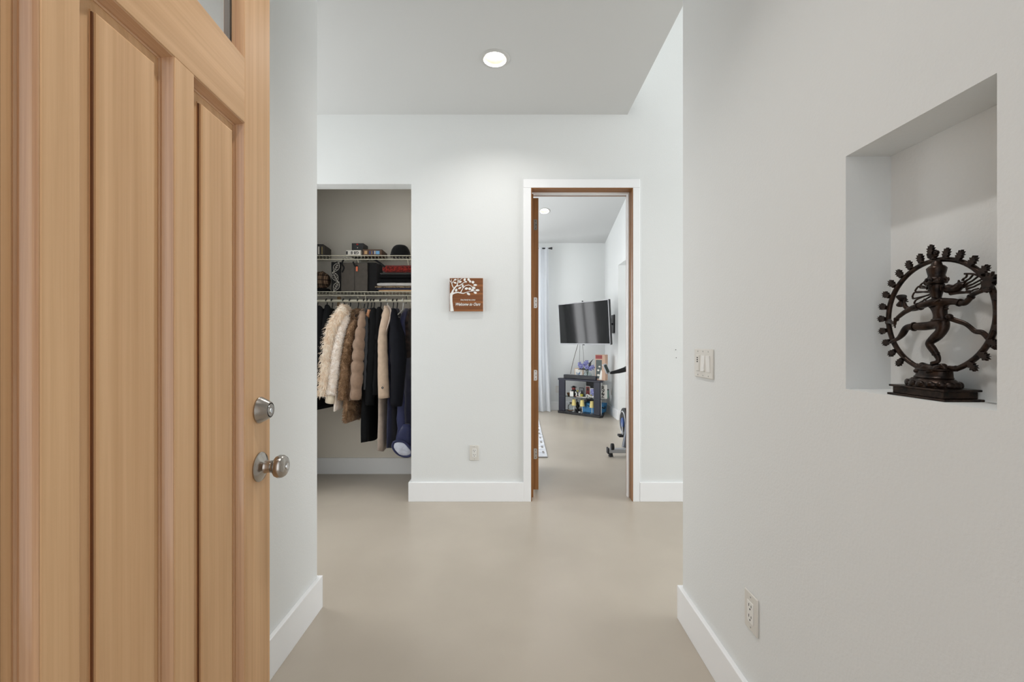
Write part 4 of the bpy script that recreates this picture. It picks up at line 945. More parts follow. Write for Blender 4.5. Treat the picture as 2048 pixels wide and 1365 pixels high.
ST([P(706, 524, 3.757), P(710, 532, 3.752), P(716, 534, 3.757)], 0.0085, n=8, flat=0.5).build('carry_handle', BAGK, t)
ST([P(735, 520, 3.765), P(745, 518, 3.765), P(756, 524, 3.765), P(770, 534, 3.77)], 0.0085, n=8, flat=0.4).build('strap', BAGK, t)
ORANGE = mat('orange_tag', (226, 112, 72), 0.5)
MB().box(X(712, 3.75), X(715.6, 3.75), 3.7475, 3.7515, CAM_Z-(543-682.5)*3.75/F, CAM_Z-(533.5-682.5)*3.75/F).build('zip_tag', ORANGE, t, 0.0012)
MB().tube([P(713.5, 522, 3.751), P(713.8, 534, 3.750)], 0.0012, n=6).build('zip_cord', BLK, t)
MB().box(X(709, 3.7575)-0.0008, X(709, 3.7575)+0.0008, 3.7555, 3.758, ZL+0.01, ZL+0.21).build('seam', BAGK, t)
# folded clothes: rounded slabs with a folded front edge
def folded(name, label, px0, px1, za, zb, m, layers=1, seed=0):
    x0, x1 = X(px0, 3.77), X(px1, 3.77); y0, y1 = 3.765, 3.985
    t = thing(name, label, 'folded clothes', ((x0+x1)/2, (y0+y1)/2, za), group='folded clothes on the lower shelf')
    for k in range(layers):
        a, c = za+(zb-za)*k/layers+0.0002, za+(zb-za)*(k+1)/layers-0.0002
        r = (c-a)/2; rings = []
        for i in range(19):
            s = i/18; x = x0+(x1-x0)*s+(0.006*nz(k*3.1+seed, 1)); e = min(1, min(s, 1-s)*8+0.35)**0.5
            ring = []
            for g_ in range(20):
                th = 2*PI*g_/20; c_, q_ = math.cos(th), math.sin(th)
                yy = (y0+y1)/2+((y1-y0)/2-r)*(1 if c_ > 0.01 else -1 if c_ < -0.01 else 0)+r*c_*e+0.005*nz(s*4, seed+k)
                zz = a+r+r*q_*e*(0.97+0.03*nz(s*9, g_*0.5, seed))
                ring.append(Vector((x, yy, zz)))
            rings.append(ring)
        MB().loft(rings).build('fold', m, t, smooth=180)
REDK = fabric('red_pattern_knit', (150, 44, 34), bump=0.7, var=0.7, c2=(52, 18, 18)); REDK.node_tree.nodes['Noise Texture'].inputs['Scale'].default_value = 70
DGREY = fabric('charcoal_knit', (64, 63, 62), bump=0.8); WHT = fabric('white_cotton', (206, 202, 198)); ANIM = fabric('patterned_cloth', (150, 128, 100), var=0.8, c2=(36, 30, 28)); PEACHF = fabric('peach_cotton', (220, 178, 134))
ANIM.node_tree.nodes['Noise Texture'].inputs['Scale'].default_value = 55
zt = lambda py: CAM_Z-(py-682.5)*3.77/F
ks = [zt(583.2), zt(580), zt(576.3), zt(572.3), zt(565.5), zt(549), zt(545.5), zt(529.5)]
folded('folded_blouse', 'peach folded top at the bottom of the clothes stack', 757, 834, ks[0], ks[1], PEACHF, 1, 1)
folded('folded_trousers', 'navy folded trousers just above the peach top', 753, 834, ks[1], ks[2], NAVY, 1, 2)
folded('folded_scarf', 'dark and tan patterned folded scarf under the white one', 750, 834, ks[2], ks[3], ANIM, 1, 3)
folded('folded_shirt', 'white folded shirt in the middle of the clothes stack', 754, 834, ks[3], ks[4], WHT, 1, 4)
folded('folded_sweater', 'thick black folded sweater under the grey one', 757, 834, ks[4], ks[5], BLK, 2, 5)
folded('folded_cardigan', 'thin charcoal folded cardigan below the red knit', 760, 834, ks[5], ks[6], DGREY, 1, 6)
folded('folded_blanket', 'red patterned knit folded on top of the clothes stack', 764, 834, ks[6], ks[7], REDK, 1, 7)
# ------------------------------------------------------------------ bedroom: curtains, rug, television, corner stand, exercise bike
CURT = mat('white_curtain', (236, 238, 240), 0.9, bump=0.15, bscale=250, spec=0.1)
_b = CURT.node_tree.nodes['Principled BSDF']
_tr = CURT.node_tree.nodes.new('ShaderNodeBsdfTranslucent'); _tr.inputs[0].default_value = (0.85, 0.87, 0.9, 1)
_ms = CURT.node_tree.nodes.new('ShaderNodeMixShader'); _ms.inputs[0].default_value = 0.4
CURT.node_tree.links.new(_b.outputs[0], _ms.inputs[1]); CURT.node_tree.links.new(_tr.outputs[0], _ms.inputs[2]); CURT.node_tree.links.new(_ms.outputs[0], CURT.node_tree.nodes['Material Output'].inputs[0])
def curtain(label, fn, u0, u1, z0, z1, folds, group):
    b = MB(); th = 0.003
    def mk(o):
        def f(s, v):
            g = 1-v; amp = 0.022+0.018*g
            u = u0+(u1-u0)*s*(1+0.0*g)+0.05*g*g*s
            return fn(u, amp*math.sin(2*PI*folds*s+0.7*math.sin(3*g))+0.006*math.sin(2*PI*folds*2.3*s+g*4)+o, z0+(z1-z0)*v)
        return f
    b.sheet(mk(0), folds*12, 14); b.sheet(mk(th), folds*12, 14)
    t = thing('curtain', label, 'curtain', fn((u0+u1)/2, 0, z0), group=group)
    b.build('curtain_cloth', CURT, t, smooth=180)
curtain('white curtain drawn aside at the far bedroom window', lambda u, d_, z: Vector((u, YF-0.20+d_, z)), 0.10, 0.64, 0.012, 2.90, 5, 'white curtains')
curtain('white curtain on the bedroom side window', lambda u, d_, z: Vector((-2.25+d_, u, z)), 6.0, 6.5, 0.012, 2.90, 5, 'white curtains')
curtain('white curtain at the near end of the bedroom side window', lambda u, d_, z: Vector((-2.25+d_, u, z)), 3.9, 4.4, 0.012, 2.90, 5, 'white curtains')
def curtain_rod(label, p0, p1, wall_d):
    t = thing('curtain_rod', label, 'curtain rod', p0, group='curtain rods')
    MB().tube([p0, p1], 0.011, n=12).build('rod', BLACKP, t)
    d_ = (Vector(p1)-Vector(p0)).normalized()
    for e, s_ in ((p0, -1), (p1, 1)):
        e = Vector(e)
        MB().lathe([(0.011, 0), (0.020, 0.002), (0.020, 0.008), (0.012, 0.012), (0.018, 0.020), (0.024, 0.032), (0.020, 0.044), (0.0, 0.048)], M4(e, axis_to(d_*s_)), 18).build('finial', BLACKP, t)
        MB().tube([e-d_*s_*0.05, e-d_*s_*0.05+Vector(wall_d)], 0.007, n=10).build('rod_bracket', BLACKP, t)
curtain_rod('black curtain rod above the far bedroom window', (-1.5, YF-0.185, 2.885), (0.665, YF-0.185, 2.885), (0, 0.183, 0))
curtain_rod('black curtain rod along the bedroom side wall', (-2.235, 3.8, 2.885), (-2.235, 6.65, 2.885), (-0.163, 0, 0))
RUG = mat('white_rug', (226, 228, 232), 0.95, bump=0.4, bscale=120, var=0.18, vscale=14, sheen=0.2, color2=(190, 194, 204)); RUGE = mat('rug_edge', (150, 146, 144), 0.9)
t = thing('rug', 'pale patterned rug on the bedroom floor beside the door', 'rug', (-0.6, 5.7, 0))
MB().prism([(-1.9, 4.576), (0.381, 4.576), (0.425, 6.95), (-1.9, 6.95)], (0, 0, 0.001), (1, 0, 0), (0, 1, 0), 0.010).build('rug_pile', RUG, t, 0.003)
MB().box(-1.9, 0.382, 4.560, 4.5758, 0.001, 0.009).build('bound_edge', RUGE, t, 0.002)
for k in range(9):
    y = 4.75+k*0.24; x = 0.345+0.0185*(y-4.576)
    MB().box(x-0.012, x+0.012, y-0.05, y+0.05, 0.0109, 0.0118).build('border_motif', RUGE, t)
outlet('white outlet on the far bedroom wall left of the corner stand', ((1115-1024)*YF/F, YF, CAM_Z-(779-682.5)*YF/F), 0)
outlet('white outlet on the bedroom side wall right of the corner stand', (1.68, 7.22, CAM_Z-(783-682.5)*7.22/F), -PI/2)

# television on a swivel arm
SCREEN = mat('black_screen', (8, 8, 10), 0.07, spec=0.4); BEZ = mat('silver_bezel', (150, 150, 152), 0.35, 0.6)
t = thing('television', 'flat black television angled across the bedroom corner', 'television', (1.13, 6.66, 1.195), rot=(math.radians(4), 0, math.radians(-55)), world=False)
MB().box(-0.55, 0.55, -0.012, 0.030, 0, 0.665).build('back_shell', BLACKP, t, 0.006)
MB().box(-0.537, 0.537, -0.0165, -0.0121, 0.020, 0.652).build('screen', SCREEN, t)
for nm, q in (('bezel', (-0.55, 0.55, -0.019, -0.0121, 0.0, 0.0195)), ('bezel', (-0.55, 0.55, -0.017, -0.0121, 0.6525, 0.665)), ('bezel', (-0.55, -0.5375, -0.017, -0.0121, 0.020, 0.652)), ('bezel', (0.5375, 0.55, -0.017, -0.0121, 0.020, 0.652))):
    MB().box(*q).build(nm, BEZ, t, 0.0015)
MB().box(-0.22, 0.22, 0.030, 0.062, 0.14, 0.5).build('rear_housing', BLACKP, t, 0.01)
MB().box(-0.02, 0.02, -0.021, -0.012, -0.010, 0.004).build('remote_sensor', BLACKP, t, 0.002)
MB().box(-0.012, 0.012, 0.0, 0.012, 0.665, 0.684).build('camera_clip', BLACKP, t, 0.002)
mt = thing('wall_mount', 'folding black wall bracket behind the television', 'wall mount', (1.665, 7.03, 1.53))
MB().box(1.655, 1.679, 6.95, 7.11, 1.38, 1.68).build('wall_plate', BLACKP, mt, 0.003)
MB().tube([(1.66, 7.03, 1.53), (1.44, 6.98, 1.53)], 0.016, n=10).build('arm', BLACKP, mt)
MB().tube([(1.44, 6.98, 1.53), (1.21, 6.716, 1.53)], 0.016, n=10).build('arm', BLACKP, mt)

# corner stand
SY, SX = 7.175, 1.105
NAVYW = mat('blue_black_laminate', (25, 27, 44), 0.4); BLKW = mat('black_laminate', (22, 22, 26), 0.4)
SGL = mat('tinted_glass', (150, 172, 168), 0.03, trans=0.9)
RZ = math.radians(-40.5); st = thing('corner_stand', 'dark blue corner television stand with a glass shelf', 'stand', (SX, SY, 0), rz=RZ, world=False)
PLY = [(-0.395, -0.01), (0.42, -0.01), (0.445, 0.05), (0.25, 0.47), (-0.20, 0.45), (-0.40, 0.08)]
def ply(inset): return [(x*(1-inset), 0.2+(y-0.2)*(1-inset)) for x, y in PLY]
b0 = MB().prism(ply(0), (0, 0, 0.001), (1, 0, 0), (0, 1, 0), 0.042).build('base_board', BLKW, st, 0.004)
MB().prism(ply(0), (0, 0, 0.575), (1, 0, 0), (0, 1, 0), 0.030).build('top_board', NAVYW, st, 0.004)
MB().prism(ply(0.06), (0, 0, 0.292), (1, 0, 0), (0, 1, 0), 0.008).build('glass_shelf', SGL, st)
MB().box(-0.388, -0.262, 0.004, 0.030, 0.0435, 0.5745).build('post', NAVYW, st, 0.003); MB().box(0.300, 0.412, 0.004, 0.030, 0.0435, 0.5745).build('post', NAVYW, st, 0.003)
MB().box(-0.09, 0.16, 0.425, 0.445, 0.0435, 0.5745).build('back_panel', BLKW, st, 0.002)
MB().tube([(0.392, 0.085, 0.0435), (0.392, 0.085, 0.5745)], 0.010, n=10).build('chrome_tube', CHROME, st)
def W(x, y, z): return Vector((SX+x*math.cos(RZ)-y*math.sin(RZ), SY+x*math.sin(RZ)+y*math.cos(RZ), z))
def onst(name, label, cat, x, y, z, rz=0.0, group=None): return thing(name, label, cat, W(x, y, z), rz=RZ+rz, world=False, group=group)
def at(px, y):                # local x on the stand for a photograph column at local depth y
    k = (px-1024)/F; return (SX-y*math.sin(RZ)-k*(SY+y*math.cos(RZ)))/(k*math.sin(RZ)-math.cos(RZ))
def zz(py, x, y): return CAM_Z-(py-682.5)*W(x, y, 0).y/F
ZT = 0.6055; ZG = 0.3005; ZB = 0.0435
t = onst('soundbar', 'long dark blue soundbar on the front of the corner stand', 'speaker', 0.02, 0.055, ZT)
MB().box(-0.315, 0.315, -0.04, 0.04, 0, 0.066).build('cabinet', NAVYW, t, 0.006); MB().box(-0.30, 0.30, -0.0415, -0.0395, 0.008, 0.058).build('grille', BLKW, t)
# butterfly picture, vase of blue flowers, tall gift box
WHITEM = mat('white_card', (232, 230, 224), 0.6); YEL = mat('yellow_paint', (196, 166, 70), 0.6); BLUEB = mat('butterfly_blue', (74, 140, 200), 0.5); FLOW = mat('blue_petals', (176, 180, 228), 0.7, var=0.45, vscale=40, color2=(58, 56, 128)); FLD = mat('dark_leaf', (28, 28, 38), 0.6); STEM = mat('stem_green', (58, 82, 52), 0.7)
x = at(1158, 0.16); t = onst('butterfly_picture', 'white picture of a blue butterfly in a tan frame', 'picture', x, 0.16, ZT, 0.15)
MB().box(-0.078, 0.078, -0.006, 0.010, 0, 0.172).build('frame', TANP, t, 0.002); MB().box(-0.068, 0.068, -0.0085, -0.0055, 0.010, 0.162).build('picture_card', WHITEM, t)
for s_ in (-1, 1):
    MB().prism([(0, 0.0), (s_*0.030, 0.030), (s_*0.040, 0.016), (s_*0.028, -0.006), (s_*0.020, -0.030), (s_*0.004, -0.020)][::s_], (-0.012, -0.0085, 0.082), (1, 0, 0), (0, 0, 1), -0.0012*1).build('butterfly_wing', BLUEB, t)
MB().prism([(0.02, 0.03), (0.055, 0.03), (0.055, 0.055), (0.03, 0.06)], (0, -0.0085, 0.09), (1, 0, 0), (0, 0, 1), -0.0012).build('yellow_patch', YEL, t)
x = at(1175, 0.13); t = onst('flower_vase', 'clear round vase holding blue flowers on the corner stand', 'vase', x, 0.13, ZT)
MB().lathe([(0.040, 0.0), (0.066, 0.010), (0.080, 0.045), (0.074, 0.080), (0.050, 0.112), (0.024, 0.132), (0.022, 0.150), (0.026, 0.156), (0.023, 0.155), (0.019, 0.150), (0.021, 0.132), (0.047, 0.110), (0.071, 0.079), (0.077, 0.045), (0.063, 0.012), (0.038, 0.003), (0.0, 0.003)], n=28).build('glass_body', GLASS, t)
R = random.Random(5)
blooms = [(-0.16, 0.02, 0.245), (-0.10, -0.02, 0.215), (-0.05, 0.01, 0.255), (0.0, -0.02, 0.205), (0.055, 0.0, 0.185), (0.10, 0.0, 0.205), (-0.02, 0.02, 0.28), (-0.13, 0.0, 0.205)]
for k, (bx, by, bz) in enumerate(blooms):
    s_ = ST([(0, 0, 0.05), (bx*0.25, by*0.3, 0.15), (bx, by, bz)], 0.0028, n=6).build('stem', STEM, t)
    for p in range(5):
        a = 2*PI*p/5+k; o = Vector((bx+0.024*math.cos(a), by-0.012, bz+0.024*math.sin(a)))
        q = MB().ell((0, 0, 0), (0.024, 0.008, 0.017), nu=10, nv=6); Rm = R3('Y', -a) @ R3('Z', 0.4)
        q.v = [o+Rm @ v for v in q.v]; q.build('petal', FLOW, s_)
    MB().ell((bx, by-0.018, bz), 0.008, nu=8, nv=6).build('flower_eye', FLD, s_)
for (p0, p1, p2) in (((0, 0, 0.15), (0.04, 0, 0.26), (0.115, 0, 0.345)), ((0, 0, 0.15), (-0.10, -0.02, 0.17), (-0.175, -0.02, 0.155)), ((0, 0, 0.15), (0.06, -0.01, 0.24), (0.075, -0.01, 0.30))):
    ST([p0, p1, p2], [0.003, 0.014, 0.001], n=8, flat=0.3).build('dark_leaf', FLD, t)
x = at(1203, 0.12); t = onst('gift_box', 'tall tan gift box with a red band and dark window', 'box', x, 0.12, ZT, 0.12)
GIFT = mat('gift_carton', (194, 162, 140), 0.6); DULL = mat('dull_red_print', (146, 62, 62), 0.6)
MB().box(-0.085, 0.085, -0.06, 0.06, 0, 0.42).build('carton', GIFT, t, 0.002)
GTEAL = mat('dark_teal_print', (58, 70, 68), 0.4); 
MB().box(-0.078, 0.035, -0.0612, -0.0598, 0.352, 0.412).build('red_band', DULL, t); w1 = MB().box(-0.073, 0.030, -0.0612, -0.0598, 0.03, 0.335).build('window_print', GTEAL, t)
for zc, r in ((0.225, 0.014), (0.165, 0.016), (0.085, 0.018)): MB().ell((-0.03+0.02*(zc > 0.2), -0.062, zc), (r*1.3, 0.004, r), nu=12, nv=8).build('printed_motif', LBL, w1)
MB().prism([(-0.02, 0), (0.028, 0), (0.034, 0.13), (0.018, 0.17), (0.004, 0.12)], (0, -0.0625, 0.012), (1, 0, 0), (0, 0, 1), -0.001).build('printed_bottle', WHITEM, w1)
# cables that hang from the television
CAB = mat('grey_cable', (120, 116, 110), 0.6)
for k, (px0, px1, py1, lab) in enumerate(((1156, 1141, 748, 'grey cable slanting from the television down to the soundbar'), (1160, 1159, 728, 'thin cable hanging straight behind the flowers'), (1165, 1167, 724, 'curved cable hanging down to the vase'))):
    p0 = P(px0, 688.5, 6.80); p1 = P(px1, py1, 7.30)
    m_ = p0.lerp(p1, 0.5)+Vector((0.01*(k-1), 0.02, -0.02))
    tag(ST([p0, m_, p1], 0.0055 if k == 0 else 0.003, n=8).build('cable', CAB, None), lab, 'cable', 'television cables')
# small things on the glass shelf
REDD = mat('dark_red', (120, 44, 40), 0.6); WOODB = mat('brown_wood', (120, 84, 50), 0.6); BLKM = mat('black_matte', (20, 19, 20), 0.6); GREENY = mat('olive_yellow', (176, 170, 60), 0.5); TEAL = mat('pale_teal', (130, 170, 160), 0.6); GREYC = mat('grey_card', (130, 132, 134), 0.6)
x = at(1137.5, 0.12); t = onst('wooden_cup', 'small brown wooden cup at the left of the glass shelf', 'cup', x, 0.12, ZG)
MB().lathe([(0.018, 0), (0.030, 0.025), (0.034, 0.048), (0.030, 0.048), (0.026, 0.025), (0.0, 0.006)], n=20).build('cup_bowl', WOODB, t)
x = at(1145.5, 0.09); t = onst('red_figurine', 'dark capped figurine with a red face behind a white card', 'figurine', x, 0.09, ZG)
MB().lathe([(0.044, 0), (0.047, 0.04), (0.045, 0.09), (0.030, 0.11)], M4((0, 0.035, 0)), 20).build('figurine_body', BLKM, t); MB().ell((0, 0.03, 0.128), (0.036, 0.03, 0.034), nu=14, nv=10).build('face', REDD, t)
MB().lathe([(0.052, 0.0), (0.050, 0.006), (0.030, 0.010), (0.022, 0.022), (0.0, 0.026)], M4((0, 0.03, 0.150)), 20).build('cap', BLKM, t); MB().box(-0.036, 0.036, -0.038, -0.034, 0.0005, 0.085).build('white_card', WHITEM, t, 0.001)
x = at(1156, 0.10); t = onst('butterfly_figurine', 'white winged figurine with a yellow knob', 'figurine', x, 0.10, ZG)
for s_ in (-1, 1): MB().prism([(0, 0.03), (s_*0.05, 0.09), (s_*0.056, 0.06), (s_*0.035, 0.045), (s_*0.052, 0.015), (s_*0.030, 0.004)][::s_], (0, -0.006, 0), (1, 0, 0), (0, 0, 1), -0.010).build('wing', WHITEM, t)
MB().tube([(0, -0.01, 0.0), (0, -0.01, 0.085)], [0.010, 0.007], n=10).build('figurine_body', BLKM, t); MB().ell((0, -0.012, 0.098), 0.015, nu=12, nv=8).build('yellow_knob', GREENY, t); MB().box(-0.06, 0.06, -0.03, 0.03, 0, 0.008).build('foot_plate', REDD, t, 0.002)
x = at(1163.5, 0.08); t = onst('small_bottle', 'small dark bottle with an olive yellow label', 'bottle', x, 0.08, ZG)
MB().lathe([(0.022, 0), (0.025, 0.004), (0.025, 0.065), (0.011, 0.085), (0.010, 0.11), (0.013, 0.112), (0.0, 0.114)], n=20).build('bottle_glass', BLKM, t); MB().lathe([(0.0256, 0.012), (0.0258, 0.055)], n=20, caps=False).build('bottle_label', GREENY, t)
x = at(1163, 0.20); t = onst('photo_frame', 'small grey photo frame behind the dark bottle', 'picture frame', x, 0.20, ZG)
MB().box(-0.045, 0.045, -0.004, 0.006, 0, 0.145).build('frame', BLKM, t, 0.002); MB().box(-0.037, 0.037, -0.0055, -0.0035, 0.01, 0.135).build('photo', GREYC, t)
x = at(1176, 0.24); t = onst('picture_card', 'dark red picture card leaning at the back of the glass shelf', 'picture', x, 0.24, ZG)
MB().box(-0.042, 0.042, -0.006, 0.006, 0, 0.175).build('card', WHITEM, t, 0.001); MB().box(-0.036, 0.036, -0.0072, -0.0055, 0.03, 0.168).build('print', REDD, t); MB().ell((0, -0.0078, 0.12), (0.018, 0.002, 0.026), nu=12, nv=8).build('printed_face', BLKM, t)
x = at(1185, 0.18); t = onst('picture_card', 'pale blue picture card beside the right post', 'picture', x, 0.18, ZG, -0.1)
MB().box(-0.042, 0.042, -0.006, 0.006, 0, 0.150).build('card', WHITEM, t, 0.001); MB().box(-0.036, 0.036, -0.0072, -0.0055, 0.02, 0.142).build('print', FLOW, t)
x = at(1175, 0.06); t = onst('ring_ornament', 'white horseshoe shaped ornament lying upright', 'ornament', x, 0.06, ZG)
MB().tube([(0.026*math.cos(a), 0, 0.032+0.026*math.sin(a)) for a in [math.radians(-50+28*k) for k in range(11)]], 0.006, n=8).build('horseshoe', WHITEM, t); MB().box(-0.03, 0.03, -0.012, 0.012, 0, 0.008).build('foot', WHITEM, t, 0.001)
x = at(1183, 0.055); t = onst('winged_ornament', 'white winged ornament next to the right post', 'ornament', x, 0.055, ZG)
for s_ in (-1, 1): MB().prism([(0, 0.014), (s_*0.04, 0.05), (s_*0.044, 0.03), (s_*0.02, 0.004)][::s_], (0, 0, 0), (1, 0, 0), (0, 0, 1), -0.010).build('wing', WHITEM, t)
MB().ell((0, -0.006, 0.05), (0.012, 0.010, 0.012), nu=10, nv=8).build('head', GREENY, t); MB().box(-0.02, 0.02, -0.012, 0.010, 0, 0.012).build('foot', BLKM, t)
t = onst('tray', 'flat pale tray at the front of the glass shelf', 'tray', at(1163, 0.03), 0.033, ZG); MB().prism([(-0.10, -0.02), (0.10, -0.022), (0.12, 0.012), (-0.08, 0.016)], (0, 0, 0), (1, 0, 0), (0, 0, 1), -0.001).build('tray_edge', LBL, t) if False else MB().lathe([(0.0, 0.0), (0.10, 0.0), (0.115, 0.010), (0.11, 0.010), (0.097, 0.003), (0.0, 0.003)], n=28, sy=0.22).build('tray_dish', LBL, t)
x = at(1207.5, 0.16); t = onst('lettered_box', 'white box with black letters beyond the right post', 'box', x, 0.16, ZG)
MB().box(-0.05, 0.05, -0.03, 0.03, 0, 0.225).build('carton', WHITEM, t, 0.002)
text('lettering', 'R', BLKM, 0.10, t, (0, -0.031, 0.172), (1, 0, 0), (0, 0, 1), 0.0008, bold=0.002); text('lettering', 'Z', BLKM, 0.085, t, (0, -0.031, 0.10), (1, 0, 0), (0, 0, 1), 0.0008, bold=0.002); text('lettering', 'Z', BLKM, 0.075, t, (0, -0.031, 0.04), (1, 0, 0), (0, 0, 1), 0.0008, bold=0.002)
x = at(1212.5, 0.25); t = onst('teal_box', 'small pale teal box behind the lettered box', 'box', x, 0.25, ZG)
MB().box(-0.03, 0.03, -0.03, 0.03, 0, 0.13).build('carton', TEAL, t, 0.002); MB().box(-0.031, 0.031, -0.031, 0.031, 0.1302, 0.145).build('lid', BLKM, t, 0.002)
# things on the base of the stand
SHADE = mat('cream_shade', (232, 214, 142), 0.7)
def table_lamp(label, px, y, py_top):
    x = at(px, y); h_ = zz(py_top, x, y)-ZB; t = onst('table_lamp', label, 'lamp', x, y, ZB, group='small lamps on the stand base')
    MB().lathe([(0.0, 0), (0.036, 0), (0.036, 0.004), (0.012, 0.010), (0.006, 0.016)], n=20).build('lamp_base', CHROME, t)
    MB().tube([(0, 0, 0.012), (0, 0, h_-0.05)], 0.0052, n=10).build('stem', PLASTW, t)
    MB().lathe([(0.040, h_-0.105), (0.028, h_-0.0), (0.026, h_), (0.038, h_-0.105)], n=24, caps=False).build('lamp_shade', SHADE, t)
    for s_ in (-1, 1): MB().tube([(s_*0.046, 0.03, h_-0.11), (s_*0.036, 0.03, h_+0.006)], 0.007, n=8).build('dark_stay', BLKM, t)
table_lamp('small lamp with a cream shade at the left of the stand base', 1148, 0.07, 799)
table_lamp('small lamp with a cream shade in front of the blue bin', 1164.5, 0.07, 800.5)
table_lamp('small lamp with a cream shade against the right post', 1184.0, 0.06, 803)
BIN = mat('blue_bin', (70, 138, 190), 0.5)
x = at(1189, 0.26); t = onst('storage_bin', 'bright blue fabric bin on the base of the stand', 'storage bin', x, 0.26, ZB)
q = MB(); q.loft([[Vector((a*s_, c*s_, z)) for a, c in ((-0.17, -0.13), (0.17, -0.13), (0.17, 0.13), (-0.17, 0.13))] for s_, z in ((0.92, 0), (1.0, 0.155), (0.96, 0.155), (0.90, 0.01))]); q.build('bin_body', BIN, t, 0.004)
ST([(0.172, -0.05, 0.10), (0.19, 0.0, 0.075), (0.172, 0.05, 0.10)], 0.008, n=8).build('bin_handle', BLKM, t); ST([(-0.05, -0.134, 0.12), (0.0, -0.145, 0.10), (0.05, -0.134, 0.12)], 0.006, n=8).build('bin_handle', BLKM, t)
x = at(1155, 0.14); t = onst('black_ornament', 'black knotted ornament between two small lamps', 'ornament', x, 0.14, ZB)
MB().lathe([(0.03, 0), (0.035, 0.02), (0.018, 0.045), (0.032, 0.08), (0.020, 0.12), (0.026, 0.145), (0.0, 0.165)], n=18).build('ornament_body', BLKM, t); MB().tube([(0.03*math.cos(a), 0.01, 0.09+0.03*math.sin(a)) for a in [2*PI*k/14 for k in range(14)]], 0.007, n=8, closed=True).build('knot', BLKM, t)
x = at(1142, 0.15); t = onst('glass_dome', 'clear glass dome at the left of the stand base', 'glass dome', x, 0.15, ZB)
MB().lathe([(0.055, 0.012), (0.056, 0.07), (0.046, 0.11), (0.022, 0.135), (0.0, 0.14)], n=24).build('dome', GLASS, t); MB().lathe([(0.0, 0), (0.062, 0), (0.062, 0.011), (0.0, 0.011)], n=24).build('foot', WOODB, t)
x = at(1159, 0.035); t = onst('white_tealight', 'tiny white candle cup at the front of the stand base', 'candle', x, 0.035, ZB)
MB().lathe([(0.016, 0), (0.018, 0.014), (0.015, 0.014), (0.013, 0.008), (0.0, 0.008)], n=16).build('cup', PLASTW, t); MB().tube([(0, 0, 0.008), (0, 0, 0.017)], 0.0012, n=6).build('wick', BLKM, t)

# exercise bike, mostly hidden by the door frame
GUN = mat('gunmetal_paint', (92, 96, 104), 0.4, 0.4); SILV = mat('silver_paint', (176, 178, 182), 0.35, 0.4); RUB = mat('black_rubber', (26, 26, 28), 0.7); BLUEF = mat('blue_guard', (44, 78, 140), 0.4)
eb = thing('exercise_bike', 'grey and black exercise bike partly behind the door frame', 'exercise bike', (1.3, 4.9, 0))
for y, x0 in ((4.60, 1.035), (5.45, 1.50)):
    MB().box(x0, x0+0.58, y-0.03, y+0.03, 0.045, 0.092).build('stabilizer', SILV, eb, 0.008)
    for x in (x0+0.03, x0+0.56): MB().tube([(x, y, 0.006), (x, y, 0.045)], [0.026, 0.020], n=14).build('rubber_foot', RUB, eb)
    for x in (x0-0.002, x0+0.582): MB().box(x-0.008, x+0.008, y-0.035, y+0.035, 0.038, 0.10).build('end_cap', RUB, eb, 0.004)
MB().lathe([(0.0, -0.014), (0.034, -0.014), (0.036, 0), (0.034, 0.014), (0.0, 0.014)], M4((1.075, 4.565, 0.118), R3('Y', PI/2)), 20).build('transport_wheel', RUB, eb)
MB().tube([(1.33, 4.58, 0.095), (1.79, 5.47, 0.095)], 0.033, n=14).build('main_beam', GUN, eb)
MB().tube([(1.232, 4.66, 0.085), (1.37, 4.80, 0.62)], [0.034, 0.030], n=14).build('front_post', GUN, eb)
MB().tube([(1.365, 4.795, 0.60), (1.40, 4.85, 0.97)], 0.021, n=12).build('post_tube', SILV, eb)
fly = MB().lathe([(0.0, -0.030), (0.155, -0.030), (0.170, -0.022), (0.170, 0.022), (0.155, 0.030), (0.0, 0.030)], M4((1.335, 5.02, 0.29), R3('Y', PI/2)), 36).build('flywheel_cover', RUB, eb)
MB().tube([(1.303, 5.02+0.13*math.cos(a), 0.29+0.13*math.sin(a)) for a in [2*PI*k/28 for k in range(28)]], 0.008, n=8, closed=True).build('cover_ring', SILV, fly)
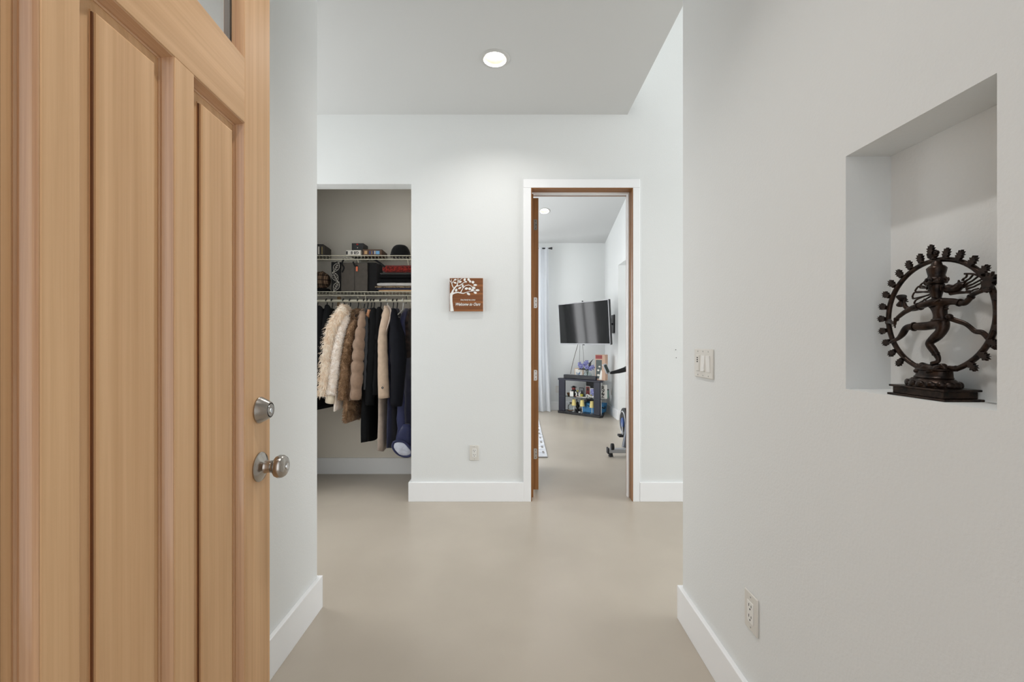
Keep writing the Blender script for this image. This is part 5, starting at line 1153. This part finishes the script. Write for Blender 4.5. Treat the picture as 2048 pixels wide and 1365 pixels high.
MB().lathe([(0.0, 0.0), (0.06, 0.0), (0.055, 0.012), (0.0, 0.014)], M4((1.304, 5.02, 0.29), R3('Y', -PI/2)), 24).build('hub_disc', BLUEF, fly)
for s_ in (-1, 1):
    ca = MB().tube([(1.345+s_*0.045, 5.02, 0.29), (1.345+s_*0.055, 5.02+0.06*s_, 0.29+0.14*s_)], 0.011, n=8).build('crank', SILV, eb)
    MB().box(1.345+s_*0.082-0.028, 1.345+s_*0.082+0.028, 5.02+s_*0.06-0.045, 5.02+s_*0.06+0.045, 0.29+0.14*s_-0.012, 0.29+0.14*s_+0.012).build('pedal', RUB, ca, 0.005)
MB().tube([(1.68, 5.26, 0.10), (1.70, 5.38, 0.66)], 0.026, n=12).build('seat_post', SILV, eb)
q = MB().loft([[Vector((1.70+w_*math.cos(a), y, 0.69+h_*math.sin(a))) for a in [2*PI*k/14 for k in range(14)]] for y, w_, h_ in ((5.20, 0.02, 0.015), (5.26, 0.05, 0.028), (5.36, 0.09, 0.036), (5.46, 0.13, 0.04), (5.52, 0.10, 0.03), (5.54, 0.03, 0.015))])
q.build('seat', RUB, eb, smooth=180)
# handlebar with a padded grip reaching into the doorway and a tilted console
hb = ST([P(1252, 739, 4.86), P(1238, 743, 4.86), P(1220, 746.5, 4.86)], [0.030, 0.024, 0.013], n=12, flat=0.7).build('padded_grip', RUB, eb)
ST([(1.40, 4.86, 0.95), P(1250, 737, 4.86)], [0.018, 0.022], n=12).build('handlebar', GUN, eb)
ST([(1.38, 4.86, 0.95), (1.50, 4.88, 0.97), (1.62, 4.84, 0.93)], [0.02, 0.022, 0.016], n=12).build('handlebar', GUN, eb)
MB().tube([P(1219, 747, 4.86), P(1216, 744, 4.86)], 0.008, n=8).build('console_arm', SILV, eb)
cc = P(1212.5, 738, 4.86)
Rm = M4(cc, R3('Y', math.radians(-24)))
co = MB().box(-0.021, 0.021, -0.03, 0.03, -0.058, 0.058, Rm).build('console', SILV, eb, 0.006)
MB().box(-0.015, 0.015, -0.0315, -0.0295, -0.045, 0.048, Rm).build('console_screen', GTEAL, co)
